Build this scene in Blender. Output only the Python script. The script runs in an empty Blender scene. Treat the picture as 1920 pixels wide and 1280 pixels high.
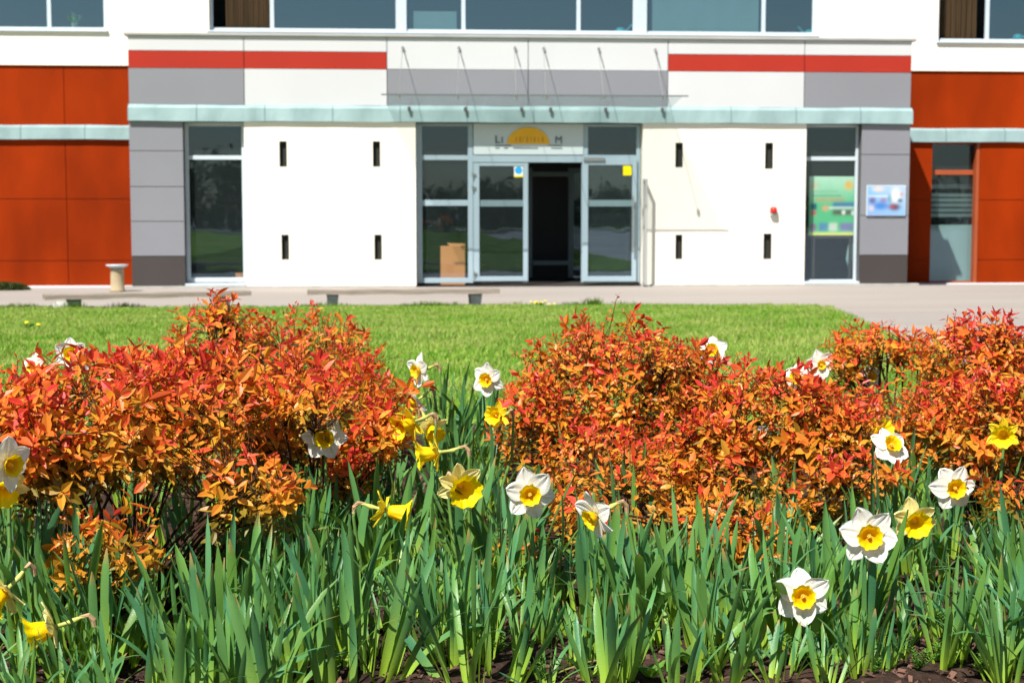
import bpy, math, random
import numpy as np
from mathutils import Vector, Matrix, Quaternion

random.seed(7)
rng = np.random.default_rng(11)
S = bpy.context.scene
COL = S.collection
R = math.radians

# ------------------------------------------------------------------ camera, sky, sun, exposure
F_PX = 2900.0                      # focal length in pixels of the 1920 px wide photograph
EYE = 1.47
YAW, PITCH = R(4.1), math.atan(250 / F_PX)
fwd = Vector((math.sin(YAW) * math.cos(PITCH), math.cos(YAW) * math.cos(PITCH), -math.sin(PITCH)))
rgt = Vector((math.cos(YAW), -math.sin(YAW), 0))
upv = rgt.cross(fwd)
cam_d = bpy.data.cameras.new('camera')
cam = bpy.data.objects.new('camera', cam_d)
COL.objects.link(cam)
cam.location = (0, 0, EYE)
cam.rotation_euler = fwd.to_track_quat('-Z', 'Y').to_euler()
cam_d.sensor_width = 36
cam_d.lens = 36 * F_PX / 1920
cam_d.clip_start = 0.05
cam_d.clip_end = 2000
cam_d.dof.use_dof = True
cam_d.dof.focus_distance = 2.95
cam_d.dof.aperture_fstop = 10.5
S.camera = cam

SUN_TO = Vector((0.72, 1.0, -1.62)).normalized()
world = bpy.data.worlds.new('World')
S.world = world
world.use_nodes = True
wn = world.node_tree
sky = wn.nodes.new('ShaderNodeTexSky')
sky.sky_type = 'NISHITA'
sky.sun_disc = False
sky.sun_elevation = math.asin(-SUN_TO.z)
sky.sun_rotation = math.atan2(-SUN_TO.x, -SUN_TO.y)
sky.air_density = 1.2
sky.dust_density = 0.6
wn.links.new(sky.outputs[0], wn.nodes['Background'].inputs[0])
wn.nodes['Background'].inputs[1].default_value = 0.05
sun_d = bpy.data.lights.new('sun', 'SUN')
sun_d.energy = 5.0
sun_d.angle = R(0.53)
sun_d.color = (1.0, 0.95, 0.87)
sun = bpy.data.objects.new('sun', sun_d)
COL.objects.link(sun)
sun.location = (-20, -30, 50)
sun.rotation_euler = SUN_TO.to_track_quat('-Z', 'Y').to_euler()
S.view_settings.view_transform = 'Standard'
S.view_settings.look = 'None'
S.view_settings.gamma = 1
S.view_settings.exposure = 0.85

# ------------------------------------------------------------------ helpers
def at(px, py, Y):
    """world point on the vertical plane y=Y seen at a photograph pixel"""
    d = fwd + rgt * ((px - 960) / F_PX) + upv * ((640 - py) / F_PX)
    t = Y / d.y
    return Vector((d.x * t, Y, EYE + d.z * t))
def X(px, Y, py=380): return at(px, py, Y).x
def Z(py, Y, px=960): return at(px, py, Y).z

def tag(o, label=None, cat=None, group=None, kind=None):
    if label: o['label'] = label
    if cat: o['category'] = cat
    if group: o['group'] = group
    if kind: o['kind'] = kind
    return o
def empty(name, loc=(0, 0, 0)):
    o = bpy.data.objects.new(name, None)
    COL.objects.link(o)
    o.location = loc
    o.empty_display_size = 0.1
    return o
def link_mesh(name, me, mat=None, parent=None):
    o = bpy.data.objects.new(name, me)
    COL.objects.link(o)
    if mat is not None and not me.materials: me.materials.append(mat)
    if parent is not None: o.parent = parent
    return o

class MB:
    """collects shapes, links them as one mesh object; coordinates are world, minus origin"""
    def __init__(s): s.v = []; s.f = []
    def add(s, vs, fs):
        b = len(s.v); s.v += [tuple(v) for v in vs]; s.f += [tuple(b + i for i in f) for f in fs]
    def box(s, x0, x1, y0, y1, z0, z1, bev=0.0):
        if bev > 0:
            b = min(bev, (x1-x0)/2.2, (z1-z0)/2.2, (y1-y0)/1.1)
            # front (min y) edges chamfered
            vs = [(x0, y1, z0), (x1, y1, z0), (x1, y1, z1), (x0, y1, z1),
                  (x0, y0+b, z0), (x1, y0+b, z0), (x1, y0+b, z1), (x0, y0+b, z1),
                  (x0+b, y0, z0+b), (x1-b, y0, z0+b), (x1-b, y0, z1-b), (x0+b, y0, z1-b)]
            fs = [(0,3,2,1), (0,1,5,4), (1,2,6,5), (2,3,7,6), (3,0,4,7),
                  (4,5,9,8), (5,6,10,9), (6,7,11,10), (7,4,8,11), (8,9,10,11)]
        else:
            vs = [(x0,y0,z0),(x1,y0,z0),(x1,y1,z0),(x0,y1,z0),(x0,y0,z1),(x1,y0,z1),(x1,y1,z1),(x0,y1,z1)]
            fs = [(0,3,2,1),(4,5,6,7),(0,1,5,4),(1,2,6,5),(2,3,7,6),(3,0,4,7)]
        s.add(vs, fs); return s
    def quad(s, a, b, c, d): s.add([a, b, c, d], [(0, 1, 2, 3)]); return s
    def tube(s, pts, rad, n=6, cap=True):
        pts = [Vector(p) for p in pts]
        rad = rad if isinstance(rad, (list, tuple)) else [rad] * len(pts)
        rings = []
        ref = Vector((0.31, 0.17, 0.93)).normalized()
        vs = []
        for i, p in enumerate(pts):
            t = (pts[min(i+1, len(pts)-1)] - pts[max(i-1, 0)]).normalized()
            a = t.cross(ref)
            if a.length < 0.1: a = t.cross(Vector((1, 0, 0)))
            a.normalize(); b = t.cross(a)
            for k in range(n):
                an = 2 * math.pi * k / n
                vs.append(p + (a * math.cos(an) + b * math.sin(an)) * rad[i])
        fs = []
        for i in range(len(pts) - 1):
            for k in range(n):
                k2 = (k + 1) % n
                fs.append((i*n+k, i*n+k2, (i+1)*n+k2, (i+1)*n+k))
        if cap:
            fs.append(tuple(range(n-1, -1, -1))); fs.append(tuple((len(pts)-1)*n + k for k in range(n)))
        s.add(vs, fs); return s
    def lathe(s, cx, cy, prof, n=20, sy=1.0):
        vs = []; fs = []
        for (r, z) in prof:
            for k in range(n):
                an = 2*math.pi*k/n
                vs.append((cx + r*math.cos(an), cy + r*sy*math.sin(an), z))
        for i in range(len(prof)-1):
            for k in range(n):
                k2 = (k+1) % n
                fs.append((i*n+k, i*n+k2, (i+1)*n+k2, (i+1)*n+k))
        s.add(vs, fs)
        return s
    def build(s, name, mat, parent=None, origin=None, smooth=False):
        o = Vector(origin) if origin is not None else (Vector(parent_world(parent)) if parent is not None else Vector((0, 0, 0)))
        me = bpy.data.meshes.new(name)
        me.from_pydata([(v[0]-o.x, v[1]-o.y, v[2]-o.z) for v in s.v], [], s.f)
        me.materials.append(mat)
        if smooth: me.polygons.foreach_set('use_smooth', [True]*len(me.polygons))
        me.update()
        ob = link_mesh(name, me, None, parent)
        if parent is None: ob.location = o
        return ob
def parent_world(p):
    v = Vector((0, 0, 0))
    while p is not None:
        v += p.location; p = p.parent
    return v

def np_mesh(name, verts, faces, mat, cols=None, smooth=False):
    """verts (N,3), faces (M,k) uniform arity, cols (N,3) linear"""
    me = bpy.data.meshes.new(name)
    n, m, k = len(verts), len(faces), faces.shape[1]
    me.vertices.add(n); me.loops.add(m*k); me.polygons.add(m)
    me.vertices.foreach_set('co', np.ascontiguousarray(verts, dtype=np.float32).ravel())
    me.loops.foreach_set('vertex_index', np.ascontiguousarray(faces, dtype=np.int32).ravel())
    me.polygons.foreach_set('loop_start', np.arange(0, m*k, k, dtype=np.int32))
    me.polygons.foreach_set('use_smooth', np.full(m, smooth))
    if cols is not None:
        at_ = me.color_attributes.new('Col', 'FLOAT_COLOR', 'POINT')
        c4 = np.ones((n, 4), dtype=np.float32); c4[:, :3] = cols
        at_.data.foreach_set('color', c4.ravel())
    me.update(calc_edges=True)
    if mat: me.materials.append(mat)
    return me

# ------------------------------------------------------------------ materials
def new_mat(name):
    m = bpy.data.materials.new(name); m.use_nodes = True
    return m, m.node_tree, m.node_tree.nodes['Principled BSDF']
def paint(name, col, rough=0.5, var=0.08, scale=3.0, spec=0.5, metal=0.0, bump=0.0, bscale=60, stretch=None, var2=0.0):
    m, nt, b = new_mat(name)
    b.inputs['Roughness'].default_value = rough
    b.inputs['Metallic'].default_value = metal
    b.inputs['Specular IOR Level'].default_value = spec
    tc = nt.nodes.new('ShaderNodeTexCoord')
    mp = nt.nodes.new('ShaderNodeMapping')
    if stretch: mp.inputs['Scale'].default_value = stretch
    nt.links.new(tc.outputs['Object'], mp.inputs[0])
    n = nt.nodes.new('ShaderNodeTexNoise'); n.inputs['Scale'].default_value = scale; n.inputs['Detail'].default_value = 6
    nt.links.new(mp.outputs[0], n.inputs['Vector'])
    cr = nt.nodes.new('ShaderNodeValToRGB')
    cr.color_ramp.elements[0].position = 0.3; cr.color_ramp.elements[1].position = 0.7
    cr.color_ramp.elements[0].color = (*[c*(1-var) for c in col], 1)
    cr.color_ramp.elements[1].color = (*[min(1, c*(1+var)) for c in col], 1)
    nt.links.new(n.outputs[0], cr.inputs[0])
    nt.links.new(cr.outputs[0], b.inputs['Base Color'])
    if bump > 0:
        n2 = nt.nodes.new('ShaderNodeTexNoise'); n2.inputs['Scale'].default_value = bscale; n2.inputs['Detail'].default_value = 4
        nt.links.new(tc.outputs['Object'], n2.inputs['Vector'])
        bm = nt.nodes.new('ShaderNodeBump'); bm.inputs['Strength'].default_value = bump; bm.inputs['Distance'].default_value = 0.01
        nt.links.new(n2.outputs[0], bm.inputs['Height']); nt.links.new(bm.outputs[0], b.inputs['Normal'])
    return m
def leaf_mat(name, trans=0.35, rough=0.45, spec=0.4, tint=(1, 1, 1), bump=0.0, bscale=(200, 10, 200)):
    """pigment comes from the Col attribute; light passes through"""
    m, nt, b = new_mat(name)
    a = nt.nodes.new('ShaderNodeAttribute'); a.attribute_name = 'Col'
    b.inputs['Roughness'].default_value = rough
    b.inputs['Specular IOR Level'].default_value = spec
    nt.links.new(a.outputs['Color'], b.inputs['Base Color'])
    t = nt.nodes.new('ShaderNodeBsdfTranslucent')
    mx = nt.nodes.new('ShaderNodeMix'); mx.data_type = 'RGBA'; mx.blend_type = 'MULTIPLY'; mx.inputs['Factor'].default_value = 1
    nt.links.new(a.outputs['Color'], mx.inputs[6]); mx.inputs[7].default_value = (*tint, 1)
    nt.links.new(mx.outputs[2], t.inputs['Color'])
    ms = nt.nodes.new('ShaderNodeMixShader'); ms.inputs[0].default_value = trans
    nt.links.new(b.outputs[0], ms.inputs[1]); nt.links.new(t.outputs[0], ms.inputs[2])
    nt.links.new(ms.outputs[0], nt.nodes['Material Output'].inputs[0])
    if bump > 0:
        tc = nt.nodes.new('ShaderNodeTexCoord'); mp = nt.nodes.new('ShaderNodeMapping'); mp.inputs['Scale'].default_value = bscale
        n2 = nt.nodes.new('ShaderNodeTexNoise'); n2.inputs['Scale'].default_value = 3
        bm = nt.nodes.new('ShaderNodeBump'); bm.inputs['Strength'].default_value = bump; bm.inputs['Distance'].default_value = 0.004
        nt.links.new(tc.outputs['Object'], mp.inputs[0]); nt.links.new(mp.outputs[0], n2.inputs['Vector'])
        nt.links.new(n2.outputs[0], bm.inputs['Height'])
        nt.links.new(bm.outputs[0], b.inputs['Normal'])
    return m
def glass_mat(name, refl=0.30, rcol=(0.42, 0.64, 0.80), tcol=(0.6, 0.68, 0.68), rough=0.012, dust_haze=0.028):
    m, nt, b = new_mat(name)
    nt.nodes.remove(b)
    g = nt.nodes.new('ShaderNodeBsdfGlossy'); g.inputs['Color'].default_value = (*rcol, 1); g.inputs['Roughness'].default_value = rough
    t = nt.nodes.new('ShaderNodeBsdfTransparent'); t.inputs['Color'].default_value = (*tcol, 1)
    ms = nt.nodes.new('ShaderNodeMixShader'); ms.inputs[0].default_value = refl
    tc = nt.nodes.new('ShaderNodeTexCoord')
    n = nt.nodes.new('ShaderNodeTexNoise'); n.inputs['Scale'].default_value = 1.3
    bm = nt.nodes.new('ShaderNodeBump'); bm.inputs['Strength'].default_value = 0.1; bm.inputs['Distance'].default_value = 0.02
    nt.links.new(tc.outputs['Object'], n.inputs['Vector']); nt.links.new(n.outputs[0], bm.inputs['Height'])
    nt.links.new(bm.outputs[0], g.inputs['Normal'])
    nt.links.new(t.outputs[0], ms.inputs[1]); nt.links.new(g.outputs[0], ms.inputs[2])
    df = nt.nodes.new('ShaderNodeBsdfDiffuse'); df.inputs['Color'].default_value = (0.30, 0.42, 0.45, 1)  # grey-teal diffuse share: thin dust plus a haze painted into the pane
    m2 = nt.nodes.new('ShaderNodeMixShader'); m2.inputs[0].default_value = dust_haze
    nt.links.new(ms.outputs[0], m2.inputs[1]); nt.links.new(df.outputs[0], m2.inputs[2])
    nt.links.new(m2.outputs[0], nt.nodes['Material Output'].inputs[0])
    return m
M = {}
M['render'] = paint('white render plaster', (0.77, 0.735, 0.655), 0.9, 0.05, 0.8, 0.2, bump=0.25, bscale=140)
M['white_panel'] = paint('white cladding panel', (0.50, 0.51, 0.53), 0.5, 0.03, 0.7, 0.4)
M['grey_panel'] = paint('grey cladding panel', (0.195, 0.20, 0.225), 0.5, 0.04, 0.6, 0.4)
M['dark_panel'] = paint('dark grey plinth panel', (0.048, 0.041, 0.040), 0.6, 0.08, 0.8, 0.3)
M['stripe'] = paint('red stripe panel', (0.33, 0.028, 0.017), 0.6, 0.05, 0.9, 0.1)
M['orange'] = paint('orange red board', (0.23, 0.022, 0.0008), 0.7, 0.3, 0.9, 0.06, stretch=(1, 1, 0.4))
M['joint'] = paint('dark joint', (0.08, 0.08, 0.085), 0.8, 0.1)
M['red_joint'] = paint('dark red joint', (0.13, 0.02, 0.008), 0.8, 0.1)
M['metal'] = paint('pale blue painted metal', (0.30, 0.395, 0.45), 0.4, 0.04, 2, 0.5)
M['lobby_metal'] = paint('dark lobby frame', (0.06, 0.085, 0.095), 0.5, 0.1, 2, 0.3)
M['white_metal'] = paint('white window metal', (0.48, 0.55, 0.60), 0.4, 0.04, 2, 0.5)
M['coping'] = paint('grey sheet coping', (0.40, 0.40, 0.39), 0.4, 0.1, 2, 0.5, metal=0.2)
M['orange_metal'] = paint('orange painted frame', (0.30, 0.06, 0.015), 0.5, 0.08, 2, 0.5)
M['edge_strip'] = paint('grey glass edge', (0.10, 0.12, 0.12), 0.4, 0.1)
M['steel'] = paint('stainless steel', (0.5, 0.5, 0.5), 0.3, 0.05, 5, 0.5, metal=0.9)
M['slot'] = paint('dark slot lining', (0.012, 0.014, 0.010), 0.8, 0.2, 9)
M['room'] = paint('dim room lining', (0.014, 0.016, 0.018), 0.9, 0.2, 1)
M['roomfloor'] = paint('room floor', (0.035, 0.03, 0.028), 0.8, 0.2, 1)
M['glass'] = glass_mat('window glass')
M['glass_dark'] = glass_mat('entrance glass', 0.15, (0.42, 0.60, 0.80), (0.84, 0.88, 0.86))
M['canopy'] = glass_mat('canopy glass', 0.09, (0.6, 0.7, 0.7), (0.94, 0.96, 0.955), dust_haze=0.03)
M['sign'] = paint('pale sign board', (0.50, 0.58, 0.60), 0.35, 0.02, 1, 0.5)
M['sun_disc'] = paint('orange yellow sign sun', (0.80, 0.42, 0.01), 0.4, 0.06, 4, 0.4)
M['sun_letters'] = paint('brownish letters on sign sun', (0.5, 0.25, 0.02), 0.5, 0.1)
M['ink'] = paint('dark sign lettering', (0.05, 0.07, 0.07), 0.5, 0.1)
M['card'] = paint('brown cardboard', (0.58, 0.26, 0.11), 0.8, 0.06, 4, 0.2)
M['yellow'] = paint('yellow sticker', (0.85, 0.68, 0.0), 0.5, 0.03, 4, 0.3)
M['blue'] = paint('blue sticker', (0.02, 0.35, 0.7), 0.5, 0.03, 4, 0.3)
M['white'] = paint('white plastic', (0.75, 0.75, 0.72), 0.5, 0.03, 4, 0.3)
M['cyan'] = paint('turquoise plastic', (0.02, 0.42, 0.52), 0.4, 0.1, 4, 0.5)
M['red_plastic'] = paint('red plastic', (0.65, 0.02, 0.015), 0.35, 0.05, 4, 0.5)
M['blind'] = paint('pale blue blind', (0.24, 0.37, 0.39), 0.8, 0.06, 1.2, 0.2, stretch=(3, 1, 1))
M['curtain'] = paint('brown curtain', (0.055, 0.035, 0.018), 0.9, 0.4, 2, 0.1, stretch=(12, 1, 0.3))
M['wood'] = paint('weathered bench wood', (0.24, 0.20, 0.17), 0.8, 0.25, 4, 0.2, bump=0.5, bscale=30, stretch=(0.6, 12, 12))
M['conc'] = paint('concrete', (0.34, 0.335, 0.31), 0.9, 0.15, 5, 0.2, bump=0.5, bscale=50)
M['conc_dark'] = paint('dark weathered concrete', (0.07, 0.085, 0.085), 0.9, 0.3, 6, 0.2, bump=0.6, bscale=40)
M['stone'] = paint('beige stone column', (0.36, 0.29, 0.18), 0.8, 0.12, 7, 0.3, bump=0.4, bscale=40)
M['bark'] = paint('dark shrub twig bark', (0.055, 0.028, 0.016), 0.85, 0.35, 40, 0.2)
M['trunk'] = paint('tree bark', (0.09, 0.07, 0.05), 0.9, 0.3, 6, 0.2)
M['spirea'] = leaf_mat('young orange shrub leaf', 0.42, 0.42, 0.35, (1.0, 0.95, 0.8))
M['strap'] = leaf_mat('blue green strap leaf', 0.25, 0.38, 0.45, (1.2, 1.2, 0.5), 0.15)
M['petal'] = leaf_mat('petal', 0.30, 0.5, 0.25, (1, 1, 0.95), 0.35, (250, 250, 60))
M['grass'] = leaf_mat('grass blade', 0.35, 0.6, 0.2, (1.1, 1.1, 0.5))
M['treeleaf'] = leaf_mat('tree leaf', 0.2, 0.6, 0.2)
M['papery'] = paint('papery brown spathe', (0.42, 0.27, 0.15), 0.8, 0.25, 60, 0.2)
M['green_stem'] = paint('green stem', (0.10, 0.21, 0.045), 0.5, 0.15, 20, 0.4)
M['hubgreen'] = paint('pale green flower tube', (0.42, 0.45, 0.10), 0.5, 0.15, 40, 0.4)

def screen_mat(name, emit):
    m, nt, b = new_mat(name)
    a = nt.nodes.new('ShaderNodeAttribute'); a.attribute_name = 'Col'
    if not emit: nt.links.new(a.outputs['Color'], b.inputs['Base Color'])
    else: b.inputs['Base Color'].default_value = (0.02, 0.02, 0.02, 1)
    b.inputs['Roughness'].default_value = 0.3
    if emit:
        nt.links.new(a.outputs['Color'], b.inputs['Emission Color']); b.inputs['Emission Strength'].default_value = emit
    return m
M['screen'] = screen_mat('lit screen picture', 0.62)
M['poster'] = screen_mat('printed poster', 0)

def patina():
    m, nt, b = new_mat('pale green sheet metal ledge')
    b.inputs['Roughness'].default_value = 0.5
    tc = nt.nodes.new('ShaderNodeTexCoord'); mp = nt.nodes.new('ShaderNodeMapping')
    mp.inputs['Scale'].default_value = (1.0, 1, 0.5); mp.inputs['Rotation'].default_value = (0, R(-20), 0)
    n = nt.nodes.new('ShaderNodeTexNoise'); n.inputs['Scale'].default_value = 2.2; n.inputs['Detail'].default_value = 3
    cr = nt.nodes.new('ShaderNodeValToRGB')
    e = cr.color_ramp.elements
    e[0].position = 0.3; e[0].color = (0.19, 0.285, 0.295, 1)
    e[1].position = 0.7; e[1].color = (0.28, 0.40, 0.41, 1)
    nt.links.new(tc.outputs['Object'], mp.inputs[0]); nt.links.new(mp.outputs[0], n.inputs['Vector'])
    nt.links.new(n.outputs[0], cr.inputs[0])
    sp = nt.nodes.new('ShaderNodeSeparateXYZ'); nt.links.new(tc.outputs['Object'], sp.inputs[0])
    md = nt.nodes.new('ShaderNodeMath'); md.operation = 'PINGPONG'; md.inputs[1].default_value = 0.62
    nt.links.new(sp.outputs['X'], md.inputs[0])
    lt = nt.nodes.new('ShaderNodeMath'); lt.operation = 'LESS_THAN'; lt.inputs[1].default_value = 0.012; nt.links.new(md.outputs[0], lt.inputs[0])
    mx = nt.nodes.new('ShaderNodeMix'); mx.data_type = 'RGBA'; nt.links.new(lt.outputs[0], mx.inputs['Factor'])
    nt.links.new(cr.outputs[0], mx.inputs[6]); mx.inputs[7].default_value = (0.14, 0.22, 0.23, 1)
    nt.links.new(mx.outputs[2], b.inputs['Base Color'])
    bm = nt.nodes.new('ShaderNodeBump'); bm.inputs['Strength'].default_value = 0.6; bm.inputs['Distance'].default_value = 0.06
    nt.links.new(n.outputs[0], bm.inputs['Height']); nt.links.new(bm.outputs[0], b.inputs['Normal'])
    return m
M['patina'] = patina()

def ground_mats():
    # pavement
    m, nt, b = new_mat('pale asphalt pavement')
    b.inputs['Roughness'].default_value = 0.9
    tc = nt.nodes.new('ShaderNodeTexCoord')
    n = nt.nodes.new('ShaderNodeTexNoise'); n.inputs['Scale'].default_value = 0.35; n.inputs['Detail'].default_value = 8
    n2 = nt.nodes.new('ShaderNodeTexNoise'); n2.inputs['Scale'].default_value = 45; n2.inputs['Detail'].default_value = 4
    mp = nt.nodes.new('ShaderNodeMapping'); mp.inputs['Scale'].default_value = (0.35, 1.6, 1)
    nt.links.new(tc.outputs['Object'], mp.inputs[0]); nt.links.new(mp.outputs[0], n.inputs['Vector'])
    nt.links.new(tc.outputs['Object'], n2.inputs['Vector'])
    cr = nt.nodes.new('ShaderNodeValToRGB')
    cr.color_ramp.elements[0].position = 0.3; cr.color_ramp.elements[0].color = (0.25, 0.222, 0.20, 1)
    cr.color_ramp.elements[1].position = 0.7; cr.color_ramp.elements[1].color = (0.30, 0.268, 0.243, 1)
    mx = nt.nodes.new('ShaderNodeMix'); mx.data_type = 'RGBA'; mx.blend_type = 'OVERLAY'; mx.inputs['Factor'].default_value = 0.35
    nt.links.new(n.outputs[0], cr.inputs[0]); nt.links.new(cr.outputs[0], mx.inputs[6]); nt.links.new(n2.outputs[0], mx.inputs[7])
    nt.links.new(mx.outputs[2], b.inputs['Base Color'])
    bm = nt.nodes.new('ShaderNodeBump'); bm.inputs['Strength'].default_value = 0.4; bm.inputs['Distance'].default_value = 0.006
    nt.links.new(n2.outputs[0], bm.inputs['Height']); nt.links.new(bm.outputs[0], b.inputs['Normal'])
    M['pavement'] = m
    # turf base
    m, nt, b = new_mat('mown turf')
    b.inputs['Roughness'].default_value = 0.95; b.inputs['Specular IOR Level'].default_value = 0.1
    tc = nt.nodes.new('ShaderNodeTexCoord')
    n = nt.nodes.new('ShaderNodeTexNoise'); n.inputs['Scale'].default_value = 1.1; n.inputs['Detail'].default_value = 9; n.inputs['Roughness'].default_value = 0.7
    cr = nt.nodes.new('ShaderNodeValToRGB'); e = cr.color_ramp.elements
    e[0].position = 0.32; e[0].color = (0.10, 0.19, 0.018, 1)
    e[1].position = 0.7; e[1].color = (0.33, 0.37, 0.085, 1)
    e.new(0.5).color = (0.18, 0.29, 0.03, 1)
    nt.links.new(tc.outputs['Object'], n.inputs['Vector']); nt.links.new(n.outputs[0], cr.inputs[0]); nt.links.new(cr.outputs[0], b.inputs['Base Color'])
    bm = nt.nodes.new('ShaderNodeBump'); bm.inputs['Strength'].default_value = 0.8; bm.inputs['Distance'].default_value = 0.03
    n2 = nt.nodes.new('ShaderNodeTexNoise'); n2.inputs['Scale'].default_value = 25; n2.inputs['Detail'].default_value = 5
    nt.links.new(tc.outputs['Object'], n2.inputs['Vector']); nt.links.new(n2.outputs[0], bm.inputs['Height']); nt.links.new(bm.outputs[0], b.inputs['Normal'])
    M['turf'] = m
    # soil
    m, nt, b = new_mat('dark crumbly soil')
    b.inputs['Roughness'].default_value = 0.95; b.inputs['Specular IOR Level'].default_value = 0.15
    tc = nt.nodes.new('ShaderNodeTexCoord')
    n = nt.nodes.new('ShaderNodeTexNoise'); n.inputs['Scale'].default_value = 28; n.inputs['Detail'].default_value = 9; n.inputs['Roughness'].default_value = 0.7
    cr = nt.nodes.new('ShaderNodeValToRGB'); e = cr.color_ramp.elements
    e[0].position = 0.35; e[0].color = (0.018, 0.010, 0.007, 1)
    e[1].position = 0.72; e[1].color = (0.10, 0.058, 0.042, 1)
    nt.links.new(tc.outputs['Object'], n.inputs['Vector']); nt.links.new(n.outputs[0], cr.inputs[0]); nt.links.new(cr.outputs[0], b.inputs['Base Color'])
    bm = nt.nodes.new('ShaderNodeBump'); bm.inputs['Strength'].default_value = 1; bm.inputs['Distance'].default_value = 0.02
    nt.links.new(n.outputs[0], bm.inputs['Height']); nt.links.new(bm.outputs[0], b.inputs['Normal'])
    M['soil'] = m
ground_mats()

# ------------------------------------------------------------------ ground
BED_Z, BED_BACK, LAWN_END = 0.66, 5.7, 22.8
def gz(x, y):
    if y < -4: return BED_Z - 0.01 - 0.042*min(-4 - y, 41)
    if 0.9 < y < BED_BACK - 0.25: return BED_Z - 0.12
    if y < BED_BACK: return BED_Z - 0.01
    if y < LAWN_END: return (BED_Z - 0.01) * (LAWN_END - y) / (LAWN_END - BED_BACK)
    if y < 29: return 0.0
    return -0.05 * min(y - 29, 2.6)
ys = [-400, -80, -45, -30, -10, -4, 0, 0.85, 0.95, 1.3, 4, 5.4, 5.5, 5.7, 7, 9, 12, 15, 18, 20, 21.5, 22.8, 25, 27, 29, 30, 31.6, 36, 45, 80, 400]
xs = [-400, -100, -40, -20, -12, -8, -4, 0, 4, 8, 12, 20, 40, 100, 400]
g = MB()
g.add([(x, y, gz(x, y)) for y in ys for x in xs],
      [(j*len(xs)+i, j*len(xs)+i+1, (j+1)*len(xs)+i+1, (j+1)*len(xs)+i) for j in range(len(ys)-1) for i in range(len(xs)-1)])
tag(g.build('pavement', M['pavement']), kind='structure')

def lawn_right(y):
    """right hand edge of the lawn (x) at distance y, rounded at the far corner"""
    base = 5.10 + 0.22 * (y - 17.2)
    if y > 21.0:
        t = min(1, (y - 21.0) / (LAWN_END - 21.0))
        return base - 2.0 * (1 - math.sqrt(max(0, 1 - t*t)))
    return base
lx0 = -30
rows = [BED_BACK + (LAWN_END - BED_BACK) * j / 40 for j in range(41)]
g = MB()
nx = 30
vs = []
for y in rows:
    xr = lawn_right(y)
    for i in range(nx+1):
        x = lx0 + (xr - lx0) * i / nx
        vs.append((x, y, gz(x, y) + 0.022))
g.add(vs, [(j*(nx+1)+i, j*(nx+1)+i+1, (j+1)*(nx+1)+i+1, (j+1)*(nx+1)+i) for j in range(40) for i in range(nx)])
tag(g.build('lawn', M['turf']), kind='structure')

g = MB()
g.add([(x, y, gz(x, y) + 0.015) for y in (-70, -45, -4, -2.2) for x in (-60, -10, 10, 60)], [(j*4+i, j*4+i+1, (j+1)*4+i+1, (j+1)*4+i) for j in range(3) for i in range(3)])
tag(g.build('rear_lawn', M['turf']), kind='structure')
# bed of soil, uneven
def soil_h(x, y):
    return BED_Z + 0.010*math.sin(x*9+y*3) + 0.008*math.sin(x*23-y*17) + 0.006*math.sin(x*41+y*37+1)
nx, ny = 240, 150
gx = np.linspace(-3.0, 4.2, nx); gy = np.linspace(1.2, BED_BACK+0.02, ny)
GX, GY = np.meshgrid(gx, gy)
GZ = BED_Z + 0.010*np.sin(GX*9+GY*3) + 0.008*np.sin(GX*23-GY*17) + 0.006*np.sin(GX*41+GY*37+1) + rng.normal(0, 0.003, GX.shape)
v = np.stack([GX, GY, GZ], -1).reshape(-1, 3)
idx = np.arange(nx*ny).reshape(ny, nx)
f = np.stack([idx[:-1, :-1], idx[:-1, 1:], idx[1:, 1:], idx[1:, :-1]], -1).reshape(-1, 4)
tag(link_mesh('soil', np_mesh('soil', v, f, M['soil'], smooth=True)), kind='structure')

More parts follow.
